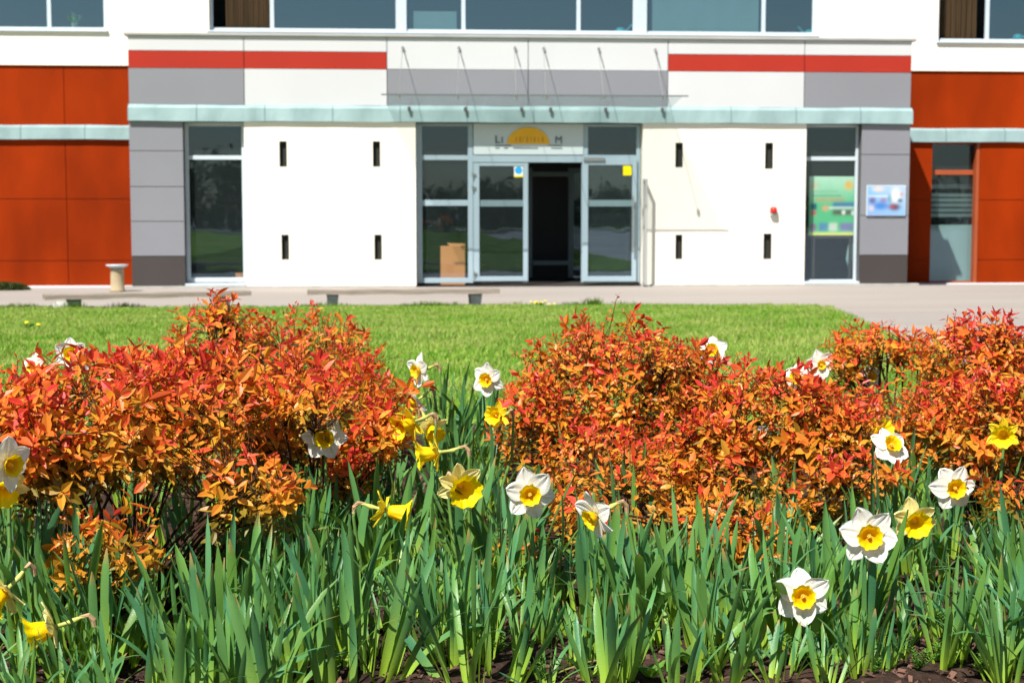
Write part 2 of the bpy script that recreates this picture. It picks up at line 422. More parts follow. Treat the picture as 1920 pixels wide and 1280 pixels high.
# ------------------------------------------------------------------ building
PY = 29.0            # front plane of the entrance block
RY = 31.3            # plane of the red boarded side walls
def build_office():
    B = empty('office_building', (0, PY, 0))
    tag(B, 'white, grey and red office building with a projecting glazed entrance block', 'building')
    def p(name, mb, mat, parent=B): return mb.build(name, mat, parent)
    xl, xr = X(245, PY), X(1705, PY)
    zt = (Z(70, PY, 238) + Z(74, PY, 1710)) / 2
    zl0 = (Z(228, PY, 350) + Z(233, PY, 1600)) / 2       # ledge underside
    zl1 = (Z(195, PY, 350) + Z(204, PY, 1600)) / 2       # ledge top
    # --- block body: side walls, roof
    m = MB()
    m.box(xl, xl+0.2, PY+0.06, RY, 0, zt-0.02)
    m.box(xr-0.2, xr, PY+0.06, RY, 0, zt-0.02)
    m.box(xl+0.2, xr-0.2, PY+0.3, RY, zt-0.2, zt-0.02)
    p('side_wall', m, M['grey_panel'])
    # --- upper cladding band
    xb = [X(240, PY, 130), X(457.5, PY, 130), X(725.5, PY, 130), X(990.5, PY, 130), X(1252.5, PY, 130), X(1508.5, PY, 130), X(1709, PY, 130)]
    def zz(py, px): return Z(py, PY, px)
    zr1 = (zz(95, 300)+zz(104, 1600))/2; zr0 = (zz(127.5, 350)+zz(136, 1600))/2
    zm = zz(131, 990)
    gp = 0.007
    back = MB(); back.box(xb[0]+0.01, xb[-1]-0.01, PY+0.03, PY+0.06, zl0, zt-0.03)
    p('cladding_backing', back, M['joint'])
    w, r, gr = MB(), MB(), MB()
    nm = {id(w): ('white_cladding', M['white_panel']), id(r): ('red_stripe', M['stripe']), id(gr): ('grey_cladding', M['grey_panel'])}
    def pan(mb, i, z0, z1):
        q = MB(); q.box(xb[i]+gp, xb[i+1]-gp, PY, PY+0.03, z0, z1-0.006); p(nm[id(mb)][0], q, nm[id(mb)][1])
    for i in (0, 1, 4, 5):
        pan(w, i, zr1+0.004, zt); pan(r, i, zr0, zr1)
    pan(gr, 0, zl1, zr0-0.002); pan(w, 1, zl1, zr0-0.002); pan(w, 4, zl1, zr0-0.002); pan(gr, 5, zl1, zr0-0.002)
    for i in (2, 3): pan(w, i, zm, zt); pan(gr, i, zl1, zm-0.002)
    
    m = MB(); m.box(xl-0.06, xr+0.06, PY-0.05, PY+0.4, zt, zt+0.05, 0.008)
    p('roof_coping', m, M['coping'])
    # ledge: slightly sloped sheet metal, wavy
    m = MB()
    n = 90
    for k in range(n):
        xa, xc = xl-0.01 + (xr-xl+0.02)*k/n, xl-0.01 + (xr-xl+0.02)*(k+1)/n
        def prof(x):
            wv = 0.004*math.sin(x*2.3)+0.003*math.sin(x*5.1+1)
            return [(x, PY-0.001, zl1+wv), (x, PY-0.075+wv, zl1-0.06), (x, PY-0.085, zl0+0.004+wv), (x, PY+0.012, zl0)]
        a, c = prof(xa), prof(xc)
        m.add(a+c, [(0, 4, 5, 1), (1, 5, 6, 2), (2, 6, 7, 3)])
    p('metal_ledge', m, M['patina'])
    # --- lower storey
    def hole_wall(mb, rv, x0, x1, z0, z1, y, holes, depth):
        """front skin of a wall with openings; reveals go into rv"""
        cx = sorted({x0, x1, *[h[0] for h in holes], *[h[1] for h in holes]})
        cz = sorted({z0, z1, *[h[2] for h in holes], *[h[3] for h in holes]})
        for i in range(len(cx)-1):
            for j in range(len(cz)-1):
                mx, mz = (cx[i]+cx[i+1])/2, (cz[j]+cz[j+1])/2
                if any(h[0] < mx < h[1] and h[2] < mz < h[3] for h in holes): continue
                mb.quad((cx[i], y, cz[j]), (cx[i+1], y, cz[j]), (cx[i+1], y, cz[j+1]), (cx[i], y, cz[j+1]))
        for (a, b, c, d) in holes:
            for q in (((a, y, c), (a, y+depth, c), (a, y+depth, d), (a, y, d)), ((b, y, d), (b, y+depth, d), (b, y+depth, c), (b, y, c)),
                      ((a, y, d), (a, y+depth, d), (b, y+depth, d), (b, y, d)), ((b, y, c), (b, y+depth, c), (a, y+depth, c), (a, y, c))):
                rv.quad(*q)
    slots = {0: [(524, 538, 265, 313), (699, 713, 265, 313), (528, 542, 440, 487), (702, 716, 440, 487)],
             1: [(1266, 1280, 268, 314), (1434, 1449, 268, 317), (1266, 1279, 440, 486), (1431, 1446, 438, 486)]}
    spans = {0: (459.5, 780), 1: (1204.5, 1509.5)}
    for k in (0, 1):
        x0, x1 = X(spans[k][0], PY), X(spans[k][1], PY)
        hs = [(X(a, PY, (c+d)/2), X(b, PY, (c+d)/2), Z(d, PY, a), Z(c, PY, a)) for a, b, c, d in slots[k]]
        wl, rv = MB(), MB()
        hole_wall(wl, rv, x0, x1, 0.03, zl0, PY-0.02, hs, 0.12)
        # returns at both ends
        for x in (x0, x1): wl.quad((x, PY-0.02, 0.03), (x, PY+0.3, 0.03), (x, PY+0.3, zl0), (x, PY-0.02, zl0))
        wo = p('white_wall', wl, M['render'])
        for (a, b, c, d) in hs:
            s_ = MB(); s_.box(a+0.002, b-0.002, PY+0.055, PY+0.07, c+0.002, d-0.002)
            # chamfered dark lining
            s_.box(a+0.002, a+0.012, PY-0.016, PY+0.055, c+0.002, d-0.002); s_.box(b-0.012, b-0.002, PY-0.016, PY+0.055, c+0.002, d-0.002)
            s_.box(a+0.012, b-0.012, PY-0.016, PY+0.055, d-0.012, d-0.002)
            s_.build('slot_opening', M['slot'], wo)
        p('wall_reveal', rv, M['render'])
    # grey column panels
    g_, d_, j_ = MB(), MB(), MB()
    for (pa, pb, joints, dk) in ((245, 345, (228, 283, 350, 415), 480), (1613.5, 1703.5, (236, 290, 404), 478)):
        x0, x1 = X(pa, PY), X(pb, PY)
        pm = (pa+pb)/2
        g_, d_, j_ = MB(), MB(), MB()
        zs = [zl0] + [Z(j, PY, pm) for j in joints[1:]] + [Z(dk, PY, pm)]
        for a, b in zip(zs[:-1], zs[1:]): g_.box(x0, x1, PY-0.01, PY+0.02, b+0.006, a-0.006)
        d_.box(x0, x1, PY-0.01, PY+0.02, 0.03, zs[-1]-0.006)
        j_.box(x0+0.004, x1-0.004, PY+0.02, PY+0.24, 0, zl0-0.002)
        p('grey_column_panel', g_, M['grey_panel']); p('plinth_panel', d_, M['dark_panel']); p('column_core', j_, M['joint'])
    # base strip
    m = MB(); m.box(xl-0.2, X(780, PY), PY-0.09, PY+0.1, -0.02, 0.03, 0.008); p('base_strip', m, M['conc']); m = MB(); m.box(X(1204.5, PY), xr+0.2, PY-0.09, PY+0.1, -0.02, 0.03, 0.008)
    p('base_strip', m, M['conc'])
    # --- windows of the block (frame + pane)
    GY_ = PY+0.2
    def window(x0, x1, z0, z1, y, bars_z=(), bars_x=(), fw=0.05, mat='white_metal', glass='glass', parent=B, skip=(), barw=0.075):
        fr = MB()
        fr.box(x0, x0+fw, y, y+0.06, z0, z1, 0.004); fr.box(x1-fw, x1, y, y+0.06, z0, z1, 0.004)
        fr.box(x0+fw, x1-fw, y+0.001, y+0.06, z0, z0+fw*1.2, 0.004); fr.box(x0+fw, x1-fw, y+0.001, y+0.06, z1-fw, z1, 0.004)
        for zb in bars_z: fr.box(x0+fw, x1-fw, y+0.002, y+0.06, zb-barw/2, zb+barw/2, 0.004)
        for xb_ in bars_x: fr.box(xb_-0.04, xb_+0.04, y+0.003, y+0.06, z0+fw, z1-fw, 0.004)
        wo = fr.build('window', M[mat], parent)
        cut = [x0+fw/2] + sorted(bars_x) + [x1-fw/2]
        for k, (a, b) in enumerate(zip(cut[:-1], cut[1:])):
            if k in skip: continue
            pn = MB(); dy = 0.0015*math.sin(k*2.3+x0)
            pn.quad((a, y+0.03+dy, z0+fw/2), (b, y+0.03-dy, z0+fw/2), (b, y+0.031-dy, z1-fw/2), (a, y+0.031+dy, z1-fw/2))
            pn.build('pane', M[glass], wo)
        return wo
    wA = window(X(345, PY), X(459.5, PY), Z(530, PY, 400), zl0, GY_, [Z(295, PY, 400)], fw=0.07, glass='glass_dark')
    wB = window(X(1509.5, PY), X(1613.5, PY), Z(531, PY, 1560), zl0, GY_, [Z(297, PY, 1560)], fw=0.05, glass='glass_dark')
    for a, b in ((345, 459.5), (1509.5, 1613.5)):
        s_ = MB(); s_.box(X(a, PY)+0.002, X(b, PY)-0.002, PY-0.05, GY_+0.06, 0.03, 0.075, 0.008); s_.build('window_sill', M['white_metal'], wA if a < 800 else wB)
    # --- entrance glazing
    E0, E1 = X(781, PY), X(1203.5, PY)
    e = MB()
    def eb(pa, pb, ya, yb, y0=0.0, y1=0.07): e.box(X(pa, PY), X(pb, PY), GY_+y0, GY_+y1, Z(yb, PY, 990), Z(ya, PY, 990), 0.004)
    zh = 290
    eb(781, 792, 231, 531); eb(878.5, 888, 231, 531); eb(1196, 1203, 231, 531)
    eb(792, 878.5, 291, 300, 0.002); eb(792, 878.5, 521.5, 531, 0.002); eb(792, 878.5, 375, 386, 0.02, 0.068)
    eb(888, 1196, 290, 304, 0.001); eb(1095, 1104.5, 231, 290, 0.001); eb(1104.5, 1196, 231, 236, 0.002); eb(792, 878.5, 231, 236, 0.002)
    eb(1093, 1103, 304, 531, 0.03, 0.08); eb(983, 993, 304, 531, 0.075, 0.11)
    eb(1103, 1196, 522, 531, 0.03, 0.07)
    fr = e.build('entrance_frame', M['metal'], B)
    for (pa, pb, ya, yb) in ((790, 880, 234, 525), (1103, 1198, 234, 292), (1101, 1198, 300, 525)):
        pn = MB(); pn.quad((X(pa, PY), GY_+0.045, Z(yb, PY, 990)), (X(pb, PY), GY_+0.045, Z(yb, PY, 990)), (X(pb, PY), GY_+0.045, Z(ya, PY, 990)), (X(pa, PY), GY_+0.045, Z(ya, PY, 990))); pn.build('pane', M['glass_dark'], fr)
    def door(pa, pb, ya, yb, y, gl, bar=(375, 387)):
        d = MB()
        x0, x1, z0, z1 = X(pa, PY), X(pb, PY), Z(yb, PY, 990), Z(ya, PY, 990)
        g0, g1, gb, gt = X(gl[0], PY), X(gl[1], PY), Z(gl[3], PY, 990), Z(gl[2], PY, 990)
        d.box(x0, g0, y, y+0.05, z0, z1, 0.005); d.box(g1, x1, y, y+0.05, z0, z1, 0.005)
        d.box(g0, g1, y+0.001, y+0.05, z0, gb, 0.005); d.box(g0, g1, y+0.001, y+0.05, gt, z1, 0.005)
        d.box(g0, g1, y+0.03, y+0.048, Z(bar[1], PY, 990), Z(bar[0], PY, 990))
        do = d.build('door', M['metal'], B)
        q = MB(); q.quad((g0-0.01, y+0.022, gb-0.01), (g1+0.01, y+0.022, gb-0.01), (g1+0.01, y+0.022, gt+0.01), (g0-0.01, y+0.022, gt+0.01))
        q.build('pane', M['glass_dark'], do)
        return do
    dL = door(888.5, 992, 304.5, 528, GY_+0.01, (900, 983, 311, 519))
    dR = door(1093.5, 1196, 297, 529, GY_-0.065, (1104.5, 1187.5, 309, 519))
    for (px_, py_) in ((887, 327), (887, 352), (889, 513)):
        h = MB(); x, z = X(px_, PY), Z(py_, PY, 990)
        h.tube([(x, GY_-0.03, z-0.045), (x, GY_-0.03, z+0.045)], 0.013, 8); h.box(x, x+0.06, GY_-0.02, GY_+0.008, z-0.02, z+0.02)
        h.build('hinge', M['steel'], dL)
    h = MB(); x = X(1188, PY)
    h.tube([(x, GY_-0.14, Z(474, PY)), (x, GY_-0.14, Z(368, PY))], 0.016, 8)
    for py_ in (385, 458): h.tube([(x+0.03, GY_-0.064, Z(py_, PY)), (x, GY_-0.14, Z(py_, PY))], 0.011, 6)
    h.build('handle', M['steel'], dR)
    c = MB(); c.box(X(1095, PY), X(1135, PY), GY_-0.10, GY_-0.066, Z(301, PY), Z(295, PY), 0.004)
    c.build('door_closer', M['steel'], dR)
    # leaf standing open, edge on, beside the right hand white wall
    d = MB(); xa = X(1206, PY)
    d.box(xa-0.012, xa+0.035, PY-0.30, PY-0.27, 0.03, Z(336, PY, 1208), 0.004); d.box(xa-0.012, xa+0.035, PY-0.06, PY-0.03, 0.03, Z(336, PY, 1208), 0.004)
    d.box(xa-0.011, xa+0.034, PY-0.27, PY-0.06, 0.03, 0.1); d.box(xa-0.011, xa+0.034, PY-0.27, PY-0.06, Z(341, PY, 1208), Z(336, PY, 1208))
    po = d.build('open_gate_leaf', M['coping'], B)
    q = MB(); q.quad((xa+0.01, PY-0.27, 0.1), (xa+0.01, PY-0.06, 0.1), (xa+0.01, PY-0.06, Z(341, PY)), (xa+0.01, PY-0.27, Z(341, PY)))
    q.build('pane', M['glass_dark'], po)
    # inner lobby: second frame behind the opening
    LY = PY + 1.7
    q = MB()
    for (a, b, ya, yb) in ((990, 998, 315, 520), (1066, 1076, 315, 520), (998, 1066, 322, 331), (1076, 1100, 315, 324), (1000, 1066, 489, 497)):
        q.box(X(a, LY), X(b, LY), LY, LY+0.05, Z(yb, LY), Z(ya, LY))
    io = p('inner_door_frame', q, M['lobby_metal'])
    q = MB(); q.quad((X(1076, LY), LY+0.02, Z(524, LY)), (X(1104, LY), LY+0.02, Z(524, LY)), (X(1104, LY), LY+0.02, Z(324, LY)), (X(1076, LY), LY+0.02, Z(324, LY)))
    q.build('pane', M['glass_dark'], io)
    # interior box of the entrance block (dim lobby)
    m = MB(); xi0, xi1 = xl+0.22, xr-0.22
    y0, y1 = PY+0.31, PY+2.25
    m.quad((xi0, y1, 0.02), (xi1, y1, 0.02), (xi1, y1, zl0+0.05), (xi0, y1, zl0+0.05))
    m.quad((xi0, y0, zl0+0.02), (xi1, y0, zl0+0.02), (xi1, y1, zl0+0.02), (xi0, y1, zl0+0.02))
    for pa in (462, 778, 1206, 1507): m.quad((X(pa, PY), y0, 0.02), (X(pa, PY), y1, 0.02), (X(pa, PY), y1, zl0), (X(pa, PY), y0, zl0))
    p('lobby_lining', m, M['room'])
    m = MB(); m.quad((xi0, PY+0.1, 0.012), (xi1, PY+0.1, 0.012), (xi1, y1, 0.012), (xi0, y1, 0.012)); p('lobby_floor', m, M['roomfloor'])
    # --- red boarded side walls
    zo1 = (Z(117, RY, 120)+Z(136, RY, 1820))/2            # top of the red wall = soffit of the upper floor
    zb1 = (Z(233, RY, 120)+Z(244, RY, 1820))/2; zb0 = (Z(258, RY, 120)+Z(270, RY, 1820))/2
    base = gz(0, RY) + 0.03
    hz = [Z(373, RY, 60), Z(489, RY, 60)]
    hr = [Z(375, RY, 1880), Z(487, RY, 1880)]
    rw = MB(); rb = MB()
    xL0, xL1 = X(-900, RY), X(250, RY)+0.6
    jl = [xL0, X(-380, RY), X(-130, RY), X(125, RY), xL1]
    for a, b in zip(jl[:-1], jl[1:]):
        rw.box(a+0.006, b-0.006, RY, RY+0.03, zb1, zo1-0.01)
        zs = [base, hz[1], hz[0], zb0]
        for c, d in zip(zs[:-1], zs[1:]): rw.box(a+0.006, b-0.006, RY, RY+0.03, c+0.006, d-0.006)
    rwr = MB()
    xR0, xR1 = X(1705, RY)-0.8, X(2900, RY)
    wx0, wx1, wz0, wz1 = X(1746, RY), X(1836, RY), Z(529, RY, 1790), zb0
    jr = [xR0, X(1962, RY), X(2200, RY), X(2450, RY), xR1]
    for a, b in zip(jr[:-1], jr[1:]): rwr.box(a+0.006, b-0.006, RY, RY+0.03, zb1, zo1-0.01)
    zs = [base, hr[1], hr[0], zb0]
    for c, d in zip(zs[:-1], zs[1:]):
        rwr.box(xR0, wx0, RY, RY+0.03, c+0.006, d-0.006)
        rwr.box(wx1, X(1962, RY)-0.006, RY, RY+0.03, c+0.006, d-0.006)
        for a, b in zip(jr[1:-1], jr[2:]): rwr.box(a+0.006, b-0.006, RY, RY+0.03, c+0.006, d-0.006)
    p('red_board', rw, M['orange']); rw = rwr
    rb.box(xL0, xL1, RY+0.03, RY+0.1, base-0.1, zo1); rb.box(xR0, wx0, RY+0.03, RY+0.26, base-0.1, zo1); rb.box(wx1, xR1, RY+0.03, RY+0.26, base-0.1, zo1)
    rb.box(wx0, wx1, RY+0.03, RY+0.26, wz1, zo1)
    p('red_board', rw, M['orange']); p('wall_backing', rb, M['red_joint'])
    for (a, b) in ((xL0, xl-0.005), (xr+0.005, xR1)):
        m = MB()
        n = 40
        for k in range(n):
            xa, xc = a+(b-a)*k/n, a+(b-a)*(k+1)/n
            def prof(x):
                wv = 0.004*math.sin(x*2.7)+0.003*math.sin(x*6.1+1)
                return [(x, RY-0.001, zb1+0.01+wv), (x, RY-0.07+wv, zb1-0.04), (x, RY-0.08, zb0+wv), (x, RY+0.02, zb0-0.004)]
            q1, q2 = prof(xa), prof(xc)
            m.add(q1+q2, [(0, 4, 5, 1), (1, 5, 6, 2), (2, 6, 7, 3)])
        p('metal_ledge', m, M['patina'])
    m = MB(); m.box(xL0, xl-0.22, RY-0.25, RY+0.03, base-0.08, base+0.02, 0.01); m.box(xr+0.22, xR1, RY-0.12, RY+0.03, base-0.08, base+0.01, 0.01)
    p('base_strip', m, M['white_panel'])
    # window in the right red wall
    wR = window(wx0, wx1, wz0-0.03, wz1, RY+0.19, [Z(323, RY, 1790)], fw=0.04, mat='orange_metal', glass='glass_dark', barw=0.1)
    s_ = MB(); s_.box(wx1-0.075, wx1-0.001, RY+0.01, RY+0.19, base, wz1-0.002, 0.01); s_.build('frame_cover', M['orange_metal'], wR)
    s_ = MB(); s_.quad((wx0-0.3, RY+0.5, Z(353, RY, 1790)), (wx1+0.3, RY+0.5, Z(353, RY, 1790)), (wx1+0.3, RY+0.5, Z(345, RY, 1790)), (wx0-0.3, RY+0.5, Z(345, RY, 1790)))
    for k in range(16):
        z1 = Z(362, RY, 1790) - k*0.105
        if k < 5: s_.quad((wx0-0.2, RY+0.46, z1-0.075), (wx1+0.2, RY+0.46, z1-0.075), (wx1+0.2, RY+0.43, z1), (wx0-0.2, RY+0.43, z1))
    s_.quad((wx0-0.2, RY+0.47, base), (wx1+0.2, RY+0.47, base), (wx1+0.2, RY+0.47, Z(422, RY, 1790)), (wx0-0.2, RY+0.47, Z(422, RY, 1790)))
    s_.build('window_blind', M['blind'], wR)
    # --- upper storey
    UY = RY - 0.04
    zu0 = zo1 - 0.02
    zu1 = 9.5
    win = [(-420, 198, Z(57, UY, 100), [92, -90, -260]),
           (392, 1532, (Z(58, UY, 450)+Z(67, UY, 1480))/2, [510, 750, 869, 1085, 1200, 1432]),
           (1760, 2400, Z(79, UY, 1840), [1852, 2050, 2200])]
    holes = []
    wl, rv = MB(), MB()
    for a, b, zb, bars in win: holes.append((X(a, UY, 30), X(b, UY, 30), zb, 7.4))
    hole_wall(wl, rv, xL0, xR1, zu0, zu1, UY, holes, 0.2)
    wl.quad((xL0, UY, zu0), (xR1, UY, zu0), (xR1, UY+0.3, zu0), (xL0, UY+0.3, zu0))
    wu = p('upper_wall', wl, M['render']); rv.build('window_reveal', M['render'], wu)
    for (a, b, zb, bars), h in zip(win, holes):
        xs_ = [X(q, UY+0.12, 30) for q in bars]
        wo = window(h[0], h[1], zb, 7.4, UY+0.12, [], xs_, fw=0.06, skip=(0,) if a > 300 else ())
        s_ = MB(); s_.box(h[0]-0.04, h[1]+0.04, UY-0.06, UY+0.12, zb-0.035, zb+0.004, 0.01)
        s_.build('window_sill', M['white_metal'], wo)
        if a == 392:
            s_ = MB()
            for pa, pb in ((742, 762), (1188, 1214)): s_.box(X(pa, UY, 30), X(pb, UY, 30), UY+0.08, UY+0.118, zb+0.004, 7.39)
            s_.build('window_post', M['white_metal'], wo)
            s_ = MB(); zt_ = 7.35
            for pa, pb, ytop, yb in ((775, 856, 18, 64), (1222, 1422, -200, 58)):
                s_.box(X(pa, UY+.3, 30), X(pb, UY+.3, 30), UY+0.28, UY+0.3, Z(yb, UY, pa), min(zt_, Z(ytop, UY, pa)))
            s_.build('window_blind', M['blind'], wo)
            s_ = MB()
            for k in range(18):
                x_ = X(420, UY, 30)+k*0.05; s_.box(x_, x_+0.035, UY+0.33+0.02*(k % 2), UY+0.36+0.02*(k % 2), zb, 7.3)
            s_.build('curtain', M['curtain'], wo)
        if a == 1760:
            s_ = MB()
            for k in range(16):
                x_ = X(1765, UY, 30)+k*0.055; s_.box(x_, x_+0.04, UY+0.33+0.02*(k % 2), UY+0.36+0.02*(k % 2), zb, 7.3)
            s_.build('curtain', M['curtain'], wo)
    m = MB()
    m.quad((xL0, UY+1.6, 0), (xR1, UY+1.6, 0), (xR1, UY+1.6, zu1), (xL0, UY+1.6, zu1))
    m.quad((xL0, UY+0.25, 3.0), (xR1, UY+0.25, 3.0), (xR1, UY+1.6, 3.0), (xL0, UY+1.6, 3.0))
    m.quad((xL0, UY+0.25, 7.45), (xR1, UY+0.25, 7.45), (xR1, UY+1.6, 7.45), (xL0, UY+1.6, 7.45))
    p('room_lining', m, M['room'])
    m = MB(); m.box(xL0, xR1, UY+1.7, UY+12, -0.3, zu1); p('rear_volume', m, M['render'])
    m = MB(); m.box(xL0-0.2, xR1+0.2, UY-0.2, UY+12.2, zu1, zu1+0.2); p('roof', m, M['coping'])
    return dict(xl=xl, xr=xr, zl0=zl0, zl1=zl1, zt=zt, GY=GY_, UY=UY, zwin=[h[2] for h in holes])
OB = build_office()

# ------------------------------------------------------------------ glass canopy with tie rods
def build_canopy():
    D = 1.5
    x0, x1 = X(727, PY, 200), X(1253, PY, 200)
    zw = Z(206, PY, 990); zf = zw + 0.15
    C = empty('glass_canopy', ((x0+x1)/2, PY, zw))
    tag(C, 'long clear glass canopy hung on thin steel rods above the entrance doors', 'canopy')
    n = 3
    g = MB()
    for k in range(n):
        a, b = x0+(x1-x0)*k/n+0.006, x0+(x1-x0)*(k+1)/n-0.006
        g.add([(a, PY-0.10, zw), (b, PY-0.10, zw), (b, PY-D, zf), (a, PY-D, zf),
               (a, PY-0.10, zw+0.014), (b, PY-0.10, zw+0.014), (b, PY-D, zf+0.014), (a, PY-D, zf+0.014)],
              [(0, 3, 2, 1), (4, 5, 6, 7), (0, 1, 5, 4), (1, 2, 6, 5), (2, 3, 7, 6), (3, 0, 4, 7)])
    g.build('glass_panel', M['canopy'], C)
    e = MB(); e.box(x0-0.1, x1+0.1, PY-D-0.012, PY-D-0.002, zf-0.004, zf+0.02); e.build('front_edge_strip', M['edge_strip'], C)
    for (wx, wy) in ((755, 90), (860, 90), (965, 90), (1019, 91), (1122, 92), (1228, 94)):
        xx = X(wx, PY, wy); za = Z(wy, PY, wx)
        yr = PY - D*0.86; zr = zw + 0.15*0.86 + 0.02
        xa = X(wx - 7, PY, 200)
        r = MB(); r.tube([(xx, PY-0.03, za), (xa, yr, zr)], 0.005, 6); ro = r.build('tie_rod', M['steel'], C)
        b = MB(); b.tube([(xx, PY+0.0, za), (xx, PY-0.045, za)], 0.026, 10); b.tube([(xx, PY-0.03, za), (xx*0.9+xa*0.1, PY-0.03-0.13, za-0.09)], 0.011, 8); b.build('wall_anchor', M['steel'], ro)
        b = MB(); b.tube([(xa, yr, zr-0.05), (xa, yr, zr+0.03)], 0.028, 10); b.build('glass_clamp', M['steel'], ro)
        xb = X(wx + 12, PY, 205)
        b = MB(); b.tube([(xb, PY-0.02, zw-0.03), (xb, PY-0.14, zw+0.0)], [0.03, 0.02], 8); b.tube([(xb, PY-0.13, zw-0.04), (xb, PY-0.13, zw+0.035)], 0.03, 8)
        b.build('wall_bracket', M['joint'], C)
build_canopy()

# ------------------------------------------------------------------ sign over the door
def text_mesh(name, body, size, mat, parent, loc, depth=0.004):
    cu = bpy.data.curves.new(name, 'FONT'); cu.body = body; cu.size = size; cu.extrude = depth; cu.align_x = 'CENTER'; cu.space_character = 1.0
    o = bpy.data.objects.new(name, cu); COL.objects.link(o)
    bpy.context.view_layer.update()
    me = bpy.data.meshes.new_from_object(o)
    bpy.data.objects.remove(o)
    me.materials.clear(); me.materials.append(mat)
    t = bpy.data.objects.new(name, me); COL.objects.link(t); t.parent = parent
    t.location = loc; t.rotation_euler = (R(90), 0, 0)
    return t
def build_sign():
    y = OB['GY'] - 0.012
    x0, x1 = X(889, PY), X(1095, PY); z0, z1 = Z(289.5, PY, 990), Z(231, PY, 990)
    sg = empty('entrance_sign', ((x0+x1)/2, y, z0))
    tag(sg, 'pale sign board with an orange half sun above the open doorway', 'sign')
    b = MB(); b.box(x0, x1, y, y+0.01, z0+0.002, z1-0.002); b.build('sign_board', M['sign'], sg)
    cx = X(992, PY); zb = Z(269.5, PY, 990); rx, rz = 0.40, 0.31
    pts = [(cx + rx*math.cos(a), zb + rz*math.sin(a)) for a in [math.pi*k/28 for k in range(29)]]
    s_ = MB(); n = len(pts)
    s_.add([(a, y-0.012, b_) for a, b_ in pts] + [(a, y-0.001, b_) for a, b_ in pts],
           [tuple(range(n))] + [(i, i+1, n+i+1, n+i) for i in range(n-1)] + [(n-1, 0, n, 2*n-1)])
    s_.build('half_sun', M['sun_disc'], sg)
    L = lambda px, py: (X(px, PY)-sg.location.x, -0.008, Z(py, PY, 990)-sg.location.z)
    text_mesh('lettering', 'L', 0.21, M['ink'], sg, L(934, 268)); text_mesh('lettering', 'I', 0.17, M['ink'], sg, L(943, 268))
    text_mesh('lettering', 'M', 0.19, M['ink'], sg, L(1049, 268))
    u = MB(); u.box(X(930, PY), X(960, PY), y-0.006, y-0.001, Z(273, PY, 990), Z(271.6, PY, 990)); u.box(X(1030, PY), X(1056, PY), y-0.006, y-0.001, Z(273, PY, 990), Z(271.6, PY, 990))
    for a, b_ in ((930, 938), (946, 954), (964, 1010), (1035, 1056)): u.box(X(a, PY), X(b_, PY), y-0.006, y-0.001, Z(278, PY, 990), Z(276.4, PY, 990))
    u.build('rule_line', M['ink'], sg)
    u = MB()
    for k, px_ in enumerate((968, 975, 981, 988, 996, 1002, 1010, 1017)): u.box(X(px_, PY), X(px_, PY)+0.02+0.015*(k % 2), y-0.015, y-0.0125, Z(266, PY, 990), Z(256, PY, 990))
    u.build('faded_lettering', M['sun_letters'], sg)
build_sign()

def sticker(name, px, py, w, h, y, mat, label, disc=None):
    x, z = X(px, PY), Z(py, PY, px)
    r = empty(name, (x, y, z))
    b = MB(); b.box(x-w/2, x+w/2, y-0.004, y, z-h/2, z+h/2); b.build('backing', M[mat], r)
    if disc:
        d = MB(); n = 20
        d.add([(x+0.07*math.cos(2*math.pi*k/n), y-0.007, z+0.02+0.07*math.sin(2*math.pi*k/n)) for k in range(n)], [tuple(range(n))]); d.build('blue_disc', M['blue'], r)
        d = MB(); d.box(x-w/2, x+w/2, y-0.006, y-0.0042, z-h/2, z-h/2+0.03); d.build('yellow_edge', M['yellow'], r)
    tag(r, label, 'sticker')
sticker('door_sticker', 974, 321, 0.17, 0.21, OB['GY']+0.028, 'white', 'small white sticker with a blue disc on the closed left door glass', True)
sticker('door_sticker', 1178, 319.5, 0.16, 0.18, OB['GY']-0.047, 'yellow', 'small plain yellow square sticker on the right door glass')

# ------------------------------------------------------------------ painted flat panels (poster, screen): colours laid out on the panel itself
def picture(name, x0, x1, z0, z1, y, W, H, bg, items, mat, parent):
    u = (np.arange(W+1))/W; v = (np.arange(H+1))/H
    U, V = np.meshgrid(u, v)                         # V from top
    c = bg(U, V)
    for (kind, a, b, cc, d, col, soft) in items:
        if kind == 'r':
            mU = 1/(1+np.exp(-(U-a)/soft)) * 1/(1+np.exp((U-cc)/soft)); mV = 1/(1+np.exp(-(V-b)/soft)) * 1/(1+np.exp((V-d)/soft)); w = mU*mV
        else:
            w = np.exp(-(((U-a)/cc)**2+((V-b)/d)**2)**1.5)
        c = c*(1-w[..., None]) + np.array(col)*w[..., None]
    P0 = parent_world(parent)
    vv = np.stack([x0+(x1-x0)*U-P0.x, np.full_like(U, y-P0.y), z1-(z1-z0)*V-P0.z], -1).reshape(-1, 3)
    idx = np.arange((W+1)*(H+1)).reshape(H+1, W+1)
    f = np.stack([idx[1:, :-1], idx[1:, 1:], idx[:-1, 1:], idx[:-1, :-1]], -1).reshape(-1, 4)
    me = np_mesh(name, vv, f, mat, c.reshape(-1, 3))
    o = link_mesh(name, me, None, parent)
    return o
